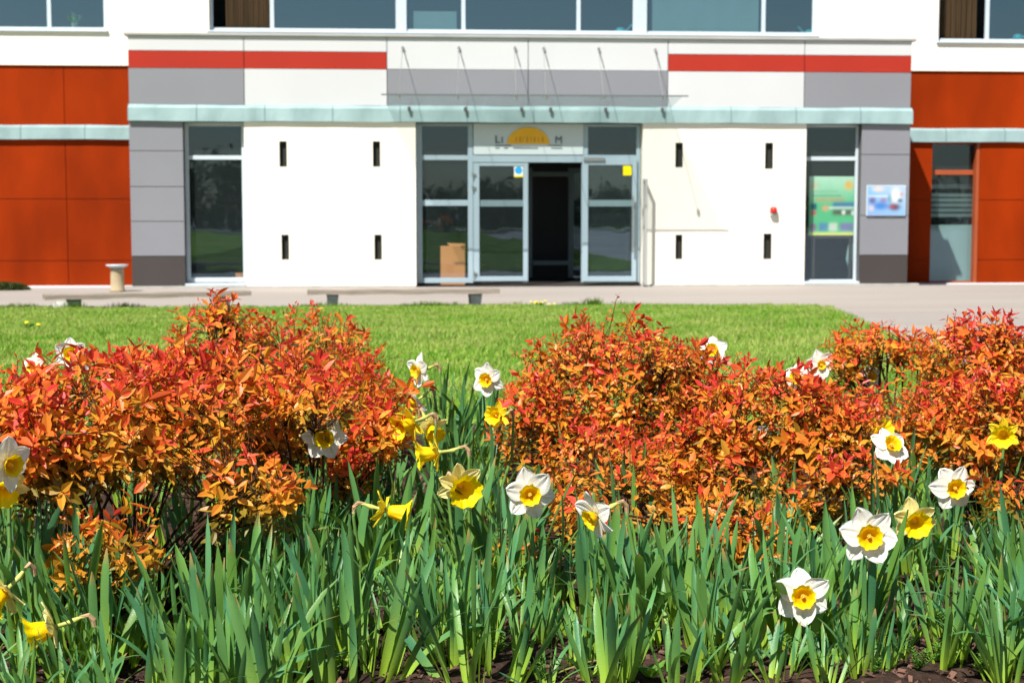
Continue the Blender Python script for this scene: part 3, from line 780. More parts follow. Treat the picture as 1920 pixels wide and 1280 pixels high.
def build_screen():
    x0, x1 = X(1625, PY), X(1696, PY); z0, z1 = Z(403.5, PY, 1660), Z(349, PY, 1660)
    s_ = empty('wall_screen', ((x0+x1)/2, PY-0.01, z0))
    tag(s_, 'bright blue and white picture display fixed to the right grey column', 'screen')
    b = MB(); b.box(x0-0.012, x1+0.012, PY-0.045, PY-0.011, z0-0.012, z1+0.012, 0.004); b.build('housing', M['white_metal'], s_)
    bg = lambda U, V: np.stack([0.25+0.35*U*(1-V)+0.05*V, 0.62+0.1*U-0.12*V, 0.92+0*U], -1)
    it = [('r', 0.02, 0.33, 0.6, 0.37, (0.9, 0.95, 1), 0.01), ('g', 0.28, 0.1, 0.16, 0.1, (0.9, 0.75, 0.65), 0), ('g', 0.13, 0.5, 0.1, 0.12, (0.16, 0.13, 0.35), 0),
          ('g', 0.42, 0.5, 0.1, 0.1, (0.35, 0.25, 0.45), 0), ('g', 0.35, 0.68, 0.22, 0.14, (0.05, 0.25, 0.7), 0), ('g', 0.6, 0.42, 0.07, 0.16, (0.05, 0.35, 0.45), 0),
          ('g', 0.74, 0.32, 0.13, 0.28, (1, 0.97, 0.97), 0), ('g', 0.72, 0.72, 0.16, 0.13, (0.12, 0.06, 0.12), 0), ('g', 0.66, 0.7, 0.05, 0.08, (0.5, 0.06, 0.06), 0),
          ('g', 0.86, 0.5, 0.07, 0.07, (0.1, 0.2, 0.2), 0), ('g', 0.1, 0.76, 0.08, 0.1, (0.75, 0.65, 0.68), 0), ('g', 0.9, 0.28, 0.05, 0.06, (0.8, 0.4, 0.3), 0)]
    picture('picture', x0, x1, z0, z1, PY-0.048, 60, 44, bg, it, M['screen'], s_)
build_screen()
def build_poster():
    y = OB['GY']+0.14
    x0, x1 = X(1517, y), X(1606, y); z0, z1 = Z(441, y, 1560), Z(331, y, 1560)
    s_ = empty('notice_board', ((x0+x1)/2, y, z0))
    tag(s_, 'green printed notice board with small pictures behind the narrow right window', 'notice board')
    b = MB(); b.box(x0-0.01, x1+0.01, y+0.004, y+0.03, z0-0.06, z1+0.01); b.box(x0+0.08, x0+0.13, y+0.004, y+0.03, 0.03, z0-0.06); b.box(x1-0.13, x1-0.08, y+0.004, y+0.03, 0.03, z0-0.06)
    b.build('board', M['dark_panel'], s_)
    bg = lambda U, V: np.stack([0.55-0.42*np.clip(V*2, 0, 1), 0.85-0.25*np.clip(V*2, 0, 1), 0.68-0.38*np.clip(V*2, 0, 1)], -1)
    it = [('g', 0.83, 0.15, 0.09, 0.08, (0.95, 0.5, 0.08), 0), ('r', 0.03, 0.12, 0.17, 0.2, (0.8, 0.6, 0.35), 0.02), ('r', 0.06, 0.32, 0.68, 0.335, (0.15, 0.3, 0.2), 0.006),
          ('r', 0.06, 0.25, 0.6, 0.262, (0.25, 0.45, 0.35), 0.006), ('r', 0.12, 0.38, 0.75, 0.415, (0.65, 0.35, 0.15), 0.012), ('r', 0.5, 0.44, 0.98, 0.52, (0.06, 0.2, 0.45), 0.012),
          ('r', 0.04, 0.46, 0.16, 0.57, (0.0, 0.12, 0.2), 0.008), ('r', 0.04, 0.58, 0.16, 0.66, (0.6, 0.15, 0.15), 0.008), ('g', 0.35, 0.54, 0.08, 0.05, (0.85, 0.45, 0.25), 0),
          ('r', 0.42, 0.52, 0.98, 0.55, (0.9, 0.95, 1), 0.008), ('r', 0.5, 0.57, 0.95, 0.65, (0.12, 0.06, 0.06), 0.015), ('g', 0.73, 0.61, 0.04, 0.04, (1, 1, 1), 0), ('g', 0.93, 0.62, 0.04, 0.04, (1, 1, 1), 0),
          ('r', 0.03, 0.8, 0.16, 0.93, (0.3, 0.2, 0.35), 0.01), ('r', 0.22, 0.79, 0.4, 0.93, (0.12, 0.3, 0.55), 0.01), ('r', 0.43, 0.79, 0.6, 0.93, (0.7, 0.75, 0.7), 0.01), ('r', 0.66, 0.79, 0.94, 0.93, (0.25, 0.25, 0.5), 0.01),
          ('r', 0.0, 0.955, 1.0, 1.1, (0.85, 0.85, 0.2), 0.008)]
    picture('print', x0, x1, z0, z1, y, 60, 70, bg, it, M['poster'], s_)
    # pale cloth bag hanging at the side
    xb = X(1601, y); b = MB(); b.tube([(xb+0.02, y+0.1, Z(448, y)), (xb-0.01, y+0.1, Z(462, y)), (xb-0.03, y+0.1, Z(488, y)), (xb-0.03, y+0.1, Z(508, y))], [0.02, 0.06, 0.08, 0.03], 10)
    tag(b.build('hanging_cloth', M['blind'], smooth=True), 'pale green cloth hanging in the narrow right window under the board', 'cloth')
build_poster()

def build_box():
    y = OB['GY']+0.16
    x0, x1 = X(826, y), X(872, y); z1 = Z(462, y, 850)
    r = empty('cardboard_box', ((x0+x1)/2, y+0.2, 0.012))
    tag(r, 'tall brown cardboard carton standing behind the glass left of the doors', 'box')
    b = MB(); b.box(x0, x1, y, y+0.4, 0.012, z1, 0.006); b.build('carton', M['card'], r)
    b = MB(); b.add([(x0+0.2, y-0.002, z1), (x1, y-0.002, z1), (x1, y+0.12, z1+0.05), (x0+0.12, y+0.12, z1+0.06), (x0+0.2, y-0.002, z1-0.006), (x1, y-0.002, z1-0.006)], [(0, 1, 2, 3), (0, 4, 5, 1)])
    b.build('flap', M['card'], r)
build_box()
b = MB(); y = OB['GY']+0.2; xc = X(450, y)
b.lathe(xc, y+0.1, [(0.0, 0.05), (0.09, 0.05), (0.12, 0.23), (0.125, 0.25), (0.105, 0.25), (0.08, 0.07)], 18)
tag(b.build('wicker_basket', M['card']), 'small brown basket on the floor inside the left tall window', 'basket')

# alarm beacon
x, z = X(1449, PY), Z(396, PY, 1449)
al = empty('alarm_beacon', (x, PY-0.02, z)); tag(al, 'small red alarm lamp on the white wall right of the doors', 'alarm')
b = MB(); b.lathe(x, PY-0.075, [(0.0, z+0.085), (0.04, z+0.08), (0.065, z+0.05), (0.07, z-0.03), (0.0, z-0.03)], 16); b.build('lens', M['red_plastic'], al, smooth=True)
b = MB(); b.box(x-0.06, x+0.06, PY-0.11, PY-0.021, z-0.085, z-0.03, 0.01); b.build('base', M['coping'], al)

# things on the upper window sills
def jug(px, py, flip, label):
    y = OB['UY']+0.30
    x = X(px, y, py); z = Z(py+7, y, px)
    o = empty('plastic_watering_can', (x, y, z)); tag(o, label, 'watering can', 'turquoise watering cans on the upper window sills')
    b = MB(); b.lathe(x, y, [(0, z), (0.10, z), (0.11, z+0.06), (0.07, z+0.13), (0.0, z+0.14)], 16); b.build('body', M['cyan'], o, smooth=True)
    b = MB(); b.tube([(x-flip*0.07, y, z+0.04), (x-flip*0.16, y, z+0.11), (x-flip*0.24, y, z+0.19)], [0.03, 0.02, 0.025], 8); b.build('spout', M['cyan'], o)
jug(1163, 58, -1, 'turquoise watering can in the fourth upper pane, spout to the right')
jug(1518, 62, 1, 'turquoise watering can at the right end of the long upper window')
jug(1908, 70, -1, 'turquoise watering can in the far right upper window')

def strap_arr(L, W, lean, bend, az, base, n=9, twist=0.0, tipcol=None, c0=(0.32, 0.48, 0.035), c1=(0.052, 0.135, 0.062)):
    """one channelled strap leaf: returns verts (3n,3), faces, cols"""
    vs = []; cs = []
    ang = lean; p = np.array([0.0, 0.0]); step = L/(n-1)
    spine = []
    for i in range(n):
        spine.append(p.copy()); p = p + step*np.array([math.sin(ang), math.cos(ang)])
        ang += bend/(n-1) * (0.3+1.4*i/(n-1))
    ca, sa = math.cos(az), math.sin(az)
    for i in range(n):
        t = i/(n-1)
        w = W/2 * (0.7+0.3*min(1, t*4)) * (1 if t < 0.72 else math.sqrt(max(0.0, 1-((t-0.72)/0.28)**2))*0.96+0.04)
        r_, h = spine[i]
        tw = twist*t
        for s in (-1, 0, 1):
            off = s*w
            lx = r_ + (0.0 if s else W*0.16) * 1.0 + off*math.sin(tw)*1.0
            ly = off*math.cos(tw)
            vs.append((base[0] + lx*ca - ly*sa, base[1] + lx*sa + ly*ca, base[2] + h))
            k = min(1, max(0, (t-0.08)/0.5)); col = [c0[j]*(1-k)+c1[j]*k for j in range(3)]
            if tipcol and t > 0.93: col = tipcol
            cs.append(col)
    fs = []
    for i in range(n-1):
        a = 3*i
        fs += [(a, a+1, a+4, a+3), (a+1, a+2, a+5, a+4)]
    return vs, fs, cs
def clump_mesh(name, nl, L, W, spread=0.03, lean=0.22, seed=0, origin=(0, 0, 0)):
    r_ = random.Random(seed)
    V, Fc, Cc = [], [], []
    for k in range(nl):
        az = r_.uniform(0, 2*math.pi); rad = spread*math.sqrt(r_.random())
        b = (rad*math.cos(az)+origin[0], rad*math.sin(az)+origin[1], -0.02+origin[2])
        bd = r_.gauss(0.15, 0.3)
        if r_.random() < 0.14: bd = r_.uniform(1.1, 2.3)
        sh = r_.uniform(0.8, 1.2)
        yl = r_.random()
        vs, fs, cs = strap_arr(L*r_.uniform(0.68, 1.08), W*r_.uniform(0.55, 1.25), abs(r_.gauss(0, lean))*1.15+0.02, bd, az + r_.gauss(0, 0.5), b,
                               twist=r_.gauss(0.3, 0.8), tipcol=(0.4, 0.25, 0.08) if r_.random() < 0.2 else None,
                               c1=(0.060*sh+0.06*yl, 0.200*sh+0.06*yl, 0.090*sh*(1-0.5*yl)))
        o = len(V); V += vs; Cc += cs; Fc += [tuple(i+o for i in f) for f in fs]
    return np_mesh(name, np.array(V), np.array(Fc), M['strap'], np.array(Cc), smooth=True)

# pot plant in upper left window
y = OB['UY']+0.3; x = X(140, y, 40); z = Z(54, y, 140)
o = empty('potted_plant', (x, y, z)); tag(o, 'small potted plant on the sill of the upper left window', 'potted plant')
b = MB(); b.lathe(x, y, [(0, z), (0.05, z), (0.07, z+0.1), (0.0, z+0.1)], 14); b.build('pot', M['white'], o)
me = clump_mesh('foliage', 22, 0.26, 0.03, 0.03, 0.6, 5); q = link_mesh('foliage', me, None, o); q.location = (0, 0, 0.1)

# ------------------------------------------------------------------ benches, ash stand
def bench(xa, ya, xb, yb, h, legs, label, extra=None):
    a, b = Vector((xa, ya, 0)), Vector((xb, yb, 0))
    d = b-a; L = d.length; ang = math.atan2(d.y, d.x)
    g0 = gz(a.x, (ya+yb)/2)
    o = empty('park_bench', ((xa+xb)/2, (ya+yb)/2, g0)); o.rotation_euler = (0, 0, ang)
    tag(o, label, 'bench', 'low backless wooden benches beside the lawn')
    for k, yy in enumerate((-0.2, 0.01)):
        m = MB(); n = 12
        for i in range(n):
            x0, x1 = -L/2+L*i/n, -L/2+L*(i+1)/n
            s1 = 0.006*math.sin(i*1.7+k); s2 = 0.006*math.sin((i+1)*1.7+k)
            m.add([(x0, yy, h-0.06+s1), (x1, yy, h-0.06+s2), (x1, yy+0.19, h-0.06+s2), (x0, yy+0.19, h-0.06+s1), (x0, yy+.004, h+s1), (x1, yy+.004, h+s2), (x1, yy+0.186, h+s2), (x0, yy+0.186, h+s1)],
                  [(0, 3, 2, 1), (4, 5, 6, 7), (0, 1, 5, 4), (2, 3, 7, 6)] + ([(0, 4, 7, 3)] if i == 0 else []) + ([(1, 2, 6, 5)] if i == n-1 else []))
        me_o = m.build('seat_plank', M['wood'], None); me_o.parent = o
    for t in legs:
        x = -L/2 + L*t
        m = MB(); m.add([(x-0.07, -0.17, -0.03), (x+0.07, -0.17, -0.03), (x+0.07, 0.17, -0.03), (x-0.07, 0.17, -0.03), (x-0.09, -0.19, h-0.06), (x+0.09, -0.19, h-0.06), (x+0.09, 0.19, h-0.06), (x-0.09, 0.19, h-0.06)],
                        [(0, 3, 2, 1), (4, 5, 6, 7), (0, 1, 5, 4), (1, 2, 6, 5), (2, 3, 7, 6), (3, 0, 4, 7)])
        q = m.build('leg', M['conc_dark'], None); q.parent = o
bench(X(576, 23.2, 545), 23.2, X(936, 23.2, 545), 23.35, 0.25, (0.13, 0.875), 'right bench, weathered plank seat on two dark blocks in front of the white wall')
bench(X(82, 22.4, 550), 22.4, X(466, 23.3, 545), 23.3, 0.235, (0.14, 0.86), 'left bench, weathered plank seat on dark blocks, half hidden by the orange shrub')
# pale stone beside the left bench foot
m = MB(); xs_, ys_ = X(116, 22.3, 565), 22.25
m.lathe(xs_, ys_, [(0.0, 0.16), (0.07, 0.155), (0.12, 0.10), (0.13, 0.05), (0.10, 0.0)], 12, 0.8)
tag(m.build('white_stone', M['conc'], smooth=True), 'pale rounded stone next to the left bench foot', 'stone')

yA = 27.7
x = X(220, yA, 520)
o = empty('ash_stand', (x, yA, 0)); tag(o, 'beige stone pillar ashtray with a wide dish in front of the red wall', 'ashtray')
zt_ = Z(503, yA, 220)
b = MB(); b.lathe(x, yA, [(0.0, 0.0), (0.135, 0.0), (0.135, 0.03), (0.12, 0.05), (0.115, zt_-0.04), (0.125, zt_), (0.0, zt_)], 20); b.build('pillar', M['stone'], o, smooth=True)
zz_ = zt_
b = MB(); b.lathe(x, yA, [(0.11, zz_), (0.13, zz_+0.02), (0.19, zz_+0.045), (0.195, zz_+0.065), (0.17, zz_+0.06), (0.08, zz_+0.035), (0.0, zz_+0.035)], 22); b.build('dish', M['white_metal'], o, smooth=True)

# ------------------------------------------------------------------ vegetation tools
_rows = [(0.20, 0.34), (0.45, 0.50), (0.70, 0.40), (0.89, 0.19)]
LEAF = [(0, 0, 0)]
for _t, _w in _rows: LEAF += [(_w, _t, 0.05*_w*4*0.25), (0, _t + 0.01, -0.07*min(1, _w*2.2)), (-_w, _t, 0.05*_w*4*0.25)]
LEAF = np.array(LEAF + [(0, 1.0, -0.02)], dtype=float)
LF = [(0, 1, 2), (0, 2, 3)]
for _k in range(3):
    _a = 1 + 3*_k
    LF += [(_a, _a+3, _a+4), (_a, _a+4, _a+1), (_a+1, _a+4, _a+5), (_a+1, _a+5, _a+2)]
LF = np.array(LF + [(10, 13, 11), (11, 13, 12)])
def leaves_mesh(name, pos, dr, nrm, ln, wd, col, mat, curl=None):
    """pos,dr,nrm (N,3); ln,wd (N,)"""
    dr = dr/np.linalg.norm(dr, axis=1, keepdims=True)
    sd = np.cross(dr, nrm); sd /= np.linalg.norm(sd, axis=1, keepdims=True)+1e-9
    up = np.cross(sd, dr)
    T = np.repeat(LEAF[None], len(pos), 0)
    if curl is not None: T[:, :, 2] -= curl[:, None] * T[:, :, 1]**2
    V = pos[:, None, :] + sd[:, None, :]*T[:, :, 0:1]*wd[:, None, None] + dr[:, None, :]*T[:, :, 1:2]*ln[:, None, None] + up[:, None, :]*T[:, :, 2:3]*ln[:, None, None]
    Fc = LF[None] + (np.arange(len(pos))*14)[:, None, None]
    C = np.repeat(col[:, None, :], 14, 1) * np.where(LEAF[:, 0:1] == 0, 0.9, 1.04)[None]
    return np_mesh(name, V.reshape(-1, 3), Fc.reshape(-1, 3), mat, C.reshape(-1, 3), smooth=False)
def unit(a): return a/(np.linalg.norm(a, axis=-1, keepdims=True)+1e-9)

RED = np.array((0.60, 0.048, 0.030)); ORG = np.array((0.78, 0.17, 0.028)); YEL = np.array((0.76, 0.37, 0.028)); OLV = np.array((0.25, 0.19, 0.022))
def spirea(label, lobes, base_px, depth, nst, seed, low=None, dens=1.0, leaf=1.0, reds=0.5):
    """lobes: list of (px, py_top, py_bottom, width_px, depth, n_shoots) in photograph pixels, turned into real sizes at each lobe's own distance"""
    r_ = np.random.default_rng(seed)
    b0 = at(base_px, 900, depth); base = np.array((b0.x, depth, BED_Z))
    root = empty('orange_shrub', base); tag(root, label, 'shrub', 'low orange leaved shrubs in the flower bed')
    tips, dirs, hts, cents = [], [], [], []
    ages = []
    for lobe in lobes:
        (px, yt, yb, w, dp, n) = lobe[:6]
        c_t = at(px, yt, dp); c_b = at(px, yb, dp)
        rx = w/2*dp/F_PX; rz = (c_t.z-c_b.z)/2; cz = (c_t.z+c_b.z)/2; ry = max(rx*0.85, 0.12)
        n = int(n*dens*1.25)
        u = r_.normal(size=(n*3, 3)); u = unit(u); u = u[u[:, 2] > -0.75][:n]
        # favour the side of the sky; lumpy radius
        lump = 1 + 0.10*np.sin(u[:, 0]*7+seed) * np.cos(u[:, 1]*6+seed*2) + 0.06*np.sin(u[:, 2]*11+u[:, 0]*5)
        rad = (1 - 0.42*r_.random(len(u))**1.6) * lump
        P = np.array((c_t.x, dp, cz)) + u*np.array((rx, ry, rz))*rad[:, None]
        D = unit(u*np.array((0.9, 0.9, 0.4)) + np.array((0, -0.15, 0.7)) + r_.normal(0, 0.36, u.shape))
        lead = (r_.random(len(u)) < 0.07) & (u[:, 2] > 0.3)
        P[lead] += D[lead]*r_.uniform(0.02, 0.05, (lead.sum(), 1))
        tips.append(P); dirs.append(D); hts.append(u[:, 2]*0.5+0.5); ages.append(np.full(len(u), lobe[6] if len(lobe) > 6 else 0.0))
        cents.append((np.array((c_t.x, dp, cz)), rx, ry, rz))
    tips = np.concatenate(tips); dirs = np.concatenate(dirs); hts = np.concatenate(hts); ages = np.concatenate(ages)
    keep = tips[:, 2] > BED_Z+0.03
    tips, dirs, hts, ages = tips[keep], dirs[keep], hts[keep], ages[keep]
    N = len(tips)
    # leaves along each shoot
    K = 13
    k = np.arange(K)
    sp = r_.uniform(0.0042, 0.0075, N)*leaf
    dist = (k[None]*1.0 + 0.25*k[None]**1.15)*sp[:, None]
    pos = tips[:, None]-dirs[:, None]*dist[..., None]
    phi = k[None]*2.4 + r_.uniform(0, 6.28, N)[:, None] + r_.normal(0, 0.25, (N, K))
    a = unit(np.cross(dirs, r_.normal(size=(N, 3)))); b = np.cross(dirs, a)
    rad = a[:, None]*np.cos(phi)[..., None] + b[:, None]*np.sin(phi)[..., None]
    el = np.clip(0.55+0.16*k[None]+r_.normal(0, 0.25, (N, K)), 0.15, 1.75)
    ld = dirs[:, None]*np.cos(el)[..., None] + rad*np.sin(el)[..., None]
    nr = dirs[:, None]*np.sin(el)[..., None] - rad*np.cos(el)[..., None]
    ld = unit(ld + r_.normal(0, 0.12, ld.shape))
    vig = 0.52+0.85*r_.random(N)**1.7
    # young top leaves are largest and reddest; leaves lower down are small and yellow
    ln = (0.0285*np.where(k < 2, 0.68+0.16*k, 1.0)*np.where(k > 5, 0.9-0.055*(k-5), 1.0))[None]*vig[:, None]*r_.uniform(0.8, 1.2, (N, K))*leaf
    wd = ln*r_.uniform(0.36, 0.50, (N, K))
    age = np.clip((k[None]/7.5+0.07) + (0.68-hts[:, None])*0.95 + r_.normal(0, 0.13, (N, K)) + r_.normal(0.0, 0.16, N)[:, None] + (0.5-reds)*0.4 + ages[:, None] + np.where(r_.random((N, K)) < 0.06, 0.7, 0), 0, 1.45)
    def mixc(t):
        t = t[..., None]
        c = np.where(t < 0.35, RED+(ORG-RED)*(t/0.35), np.where(t < 0.9, ORG+(YEL-ORG)*((t-0.35)/0.55), YEL+(OLV-YEL)*((t-0.9)/0.55)))
        return c
    col = mixc(age)*r_.uniform(0.82, 1.15, (N, K, 1))
    drop = r_.random((N, K)) > 0.06
    sel = drop.ravel()
    me = leaves_mesh('foliage', (pos.reshape(-1, 3)-base)[sel], ld.reshape(-1, 3)[sel], nr.reshape(-1, 3)[sel], ln.ravel()[sel], wd.ravel()[sel], col.reshape(-1, 3)[sel], M['spirea'], r_.uniform(0.0, 0.45, sel.sum()))
    link_mesh('foliage', me, None, root)
    # stems: main stems from the ground to inner nodes, twigs from nodes to the shoots
    m = MB(); nodes = []
    B0 = Vector(base)
    for i in range(nst):
        c, rx, ry, rz = cents[r_.integers(len(cents))]
        uu = unit(r_.normal(size=3)); uu[2] = abs(uu[2])*0.6-0.1
        nd = c + uu*np.array((rx, ry, rz))*0.62
        s0 = Vector(base)+Vector((r_.normal(0, 0.045), r_.normal(0, 0.045), -0.01))
        nd = Vector(nd); mid = s0.lerp(nd, 0.5)+Vector((r_.normal(0, 0.015), r_.normal(0, 0.015), 0.03))
        pts = [s0*(1-t)**2+mid*2*t*(1-t)+nd*t*t for t in (0, .2, .4, .6, .8, 1)]
        pts = [p_+Vector(r_.normal(0, 0.003, 3)) for p_ in pts]
        m.tube(pts, [0.0042, 0.0038, 0.0034, 0.003, 0.0026, 0.002], 5, False)
        nodes += [np.array(p_) for p_ in pts[2:]]
    nodes = np.array(nodes)
    for i in range(N):
        e = tips[i]-dirs[i]*0.02
        d2 = ((nodes-e)**2).sum(1) + np.where(nodes[:, 2] > e[2]-0.01, 0.05, 0)
        j = int(d2.argmin()); n0 = nodes[j]
        mid = (n0+e)/2 - dirs[i]*0.02 + r_.normal(0, 0.006, 3)
        m.tube([n0, mid, e, tips[i]-dirs[i]*0.002], [0.0016, 0.0013, 0.001, 0.0006], 3, False)
    m.build('branches', M['bark'], root)
    return root

spirea('large orange shrub at the left front of the bed', [(180, 656, 905, 600, 3.15, 390), (60, 700, 960, 330, 3.0, 100), (190, 950, 1120, 260, 2.85, 60, 0.45), (480, 850, 965, 220, 3.0, 44, 0.2), (350, 632, 830, 340, 3.4, 200)],
       230, 3.15, 40, 1, leaf=1.17)
spirea('round orange shrub at left with a pale daffodil under its edge', [(590, 660, 870, 410, 3.7, 290), (690, 740, 880, 180, 3.6, 60), (660, 850, 905, 130, 3.45, 16), (600, 715, 775, 230, 3.3, 30)], 570, 3.6, 26, 2, leaf=1.15)
spirea('tall peaked orange shrub behind the left front shrubs, nearest the left bench', [(420, 560, 800, 260, 5.0, 170), (410, 545, 610, 90, 5.0, 20)], 420, 5.0, 18, 3)
spirea('orange shrub behind the left front shrubs, reaching towards the gap', [(560, 568, 830, 360, 4.9, 270), (640, 640, 800, 200, 4.6, 90)], 580, 4.9, 20, 4)
spirea('broad orange shrub in the middle of the bed', [(1150, 582, 900, 420, 4.15, 470), (1010, 690, 930, 200, 4.0, 110), (1170, 780, 960, 380, 3.8, 170), (1270, 612, 860, 200, 4.2, 130), (1190, 850, 1060, 400, 3.5, 120, 0.25)], 1140, 4.1, 40, 5, leaf=0.96)
spirea('orange shrub with low side shoots right of the middle one', [(1450, 682, 880, 360, 3.7, 260), (1560, 720, 880, 210, 3.6, 90), (1330, 760, 920, 220, 3.6, 80), (1390, 950, 1075, 240, 3.15, 60, 0.25), (1100, 925, 1005, 150, 3.2, 16), (960, 985, 1015, 110, 3.2, 7), (1610, 850, 915, 200, 3.3, 34), (1440, 860, 980, 380, 3.45, 80, 0.2), (1320, 1080, 1190, 90, 3.0, 9, 0.6)],
       1420, 3.55, 38, 6, leaf=1.02)
spirea('thin orange shrub with bare stems showing against the pavement', [(1660, 598, 690, 240, 4.9, 85), (1590, 640, 720, 100, 4.9, 26), (1700, 720, 880, 260, 4.5, 130)], 1680, 4.8, 26, 7)
spirea('dense orange shrub at the right edge of the photo', [(1850, 580, 800, 290, 4.3, 320), (1890, 690, 930, 260, 3.8, 170), (1780, 700, 900, 230, 4.0, 160), (1880, 870, 960, 110, 3.1, 14)], 1860, 4.1, 26, 8, leaf=1.05)

# ------------------------------------------------------------------ daffodils
WHT = (0.86, 0.86, 0.80); PALEY = (0.94, 0.86, 0.36); DEEPY = (0.95, 0.76, 0.03); TRUY = (0.86, 0.58, 0.0)
def petal_mesh(name, L, W, col, seed, cup=0.0):
    r_ = random.Random(seed)
    nu, nv = 13, 11; V = []; C = []; skew = r_.uniform(-0.12, 0.12); cr_ = r_.uniform(0.0004, 0.0014)
    bend = r_.uniform(-0.25, 0.3); fold = r_.uniform(0.08, 0.3); tw = r_.uniform(-0.35, 0.35); ph = r_.uniform(0, 6)
    for j in range(nv):
        t = j/(nv-1)
        w = W/2 * (math.sin(math.pi*min(1, (t*0.86+0.10))**0.9)**0.75)
        if j == nv-1: w = W*0.02
        for i in range(nu):
            s = 2*i/(nu-1)-1
            z = L*(bend*t*t*0.8) - abs(s)**1.5*fold*w*(-1) + 0.0016*math.sin(s*9+ph)*t + w*s*math.sin(tw)*t*0.8 + cup*L*t
            z += cr_*math.sin(s*14+ph)*math.sin(math.pi*t); V.append((s*w + skew*L*t*t, t*L + 0.0012*math.sin(s*5+ph)*t, z))
            k = max(0, 1-t*4.0)
            mid = (1-0.05*math.exp(-(s*4)**2))*(1-0.05*abs(math.sin(s*17+ph)))
            C.append([col[q]*(1-0.25*k*(q == 2))*mid for q in range(3)])
    Fc = [(j*nu+i, j*nu+i+1, (j+1)*nu+i+1, (j+1)*nu+i) for j in range(nv-1) for i in range(nu-1)]
    return np_mesh(name, np.array(V), np.array(Fc), M['petal'], np.array(C), smooth=True)
def cup_mesh(name, r0, r1, H, flare, ruff, col_in, col_rim, n=42):
    V = []; C = []; nv = 8
    for j in range(nv):
        t = j/(nv-1)
        rr = r0+(r1-r0)*t**0.7 + flare*max(0, t-0.72)**1.3*3
        for i in range(n):
            a = 2*math.pi*i/n
            rf = ruff*t**2*(math.sin(a*9)+0.6*math.sin(a*14+1)+0.3*math.sin(a*5+2))
            V.append(((rr+rf)*math.cos(a), (rr+rf)*math.sin(a), 0.003 + H*t + 0.5*ruff*t*math.sin(a*12+t)))
            C.append([col_in[q]*(1-t)+col_rim[q]*t for q in range(3)])
    Fc = [(j*n+i, j*n+(i+1) % n, (j+1)*n+(i+1) % n, (j+1)*n+i) for j in range(nv-1) for i in range(n)]
    # floor of the cup
    b = len(V); V.append((0, 0, 0.004)); C.append(list(col_in))
    Fc2 = [(b, (i+1) % n, i, i) for i in range(n)]
    me = bpy.data.meshes.new(name)
    me.from_pydata(V, [], Fc + [(b, (i+1) % n, i) for i in range(n)])
    ca = me.color_attributes.new('Col', 'FLOAT_COLOR', 'POINT')
    ca.data.foreach_set('color', np.concatenate([np.array(C), np.ones((len(C), 1))], 1).astype(np.float32).ravel())
    me.polygons.foreach_set('use_smooth', [True]*len(me.polygons)); me.materials.append(M['petal']); me.update()
    return me
PET = {'white': [petal_mesh('petal', 0.045, 0.041, WHT, s) for s in range(14)],
       'yellow': [petal_mesh('petal', 0.043, 0.032, PALEY, 20+s) for s in range(14)],
       'gold': [petal_mesh('petal', 0.038, 0.022, DEEPY, 40+s, 0.3) for s in range(14)]}
CUP = {'white': cup_mesh('trumpet', 0.009, 0.0175, 0.017, 0.006, 0.0012, (0.75, 0.36, 0.0), (0.88, 0.64, 0.0)),
       'yellow': cup_mesh('trumpet', 0.010, 0.0185, 0.034, 0.018, 0.0019, (0.86, 0.50, 0.0), (0.95, 0.74, 0.0)),
       'gold': cup_mesh('trumpet', 0.009, 0.017, 0.038, 0.018, 0.0018, (0.85, 0.55, 0.0), (0.93, 0.72, 0.01))}
CLUMPS = [clump_mesh('foliage', 7+k % 4, 0.30, 0.0150, 0.022, 0.17+0.03*(k % 3), 100+k) for k in range(12)]
def stamen():
    m = MB()
    for k in range(6):
        a = k*math.pi/3; m.tube([(0.0025*math.cos(a), 0.0025*math.sin(a), 0), (0.003*math.cos(a), 0.003*math.sin(a), 0.012)], 0.0011, 5)
    m.tube([(0, 0, 0), (0, 0, 0.016)], [0.001, 0.0016], 5)
    me = bpy.data.meshes.new('stamens'); me.from_pydata(m.v, [], m.f); me.materials.append(paint('stamen', (0.85, 0.55, 0.05), 0.6)); return me
STAM = stamen()
FLOWERS = []
DG = 'daffodils in bloom in the flower bed'
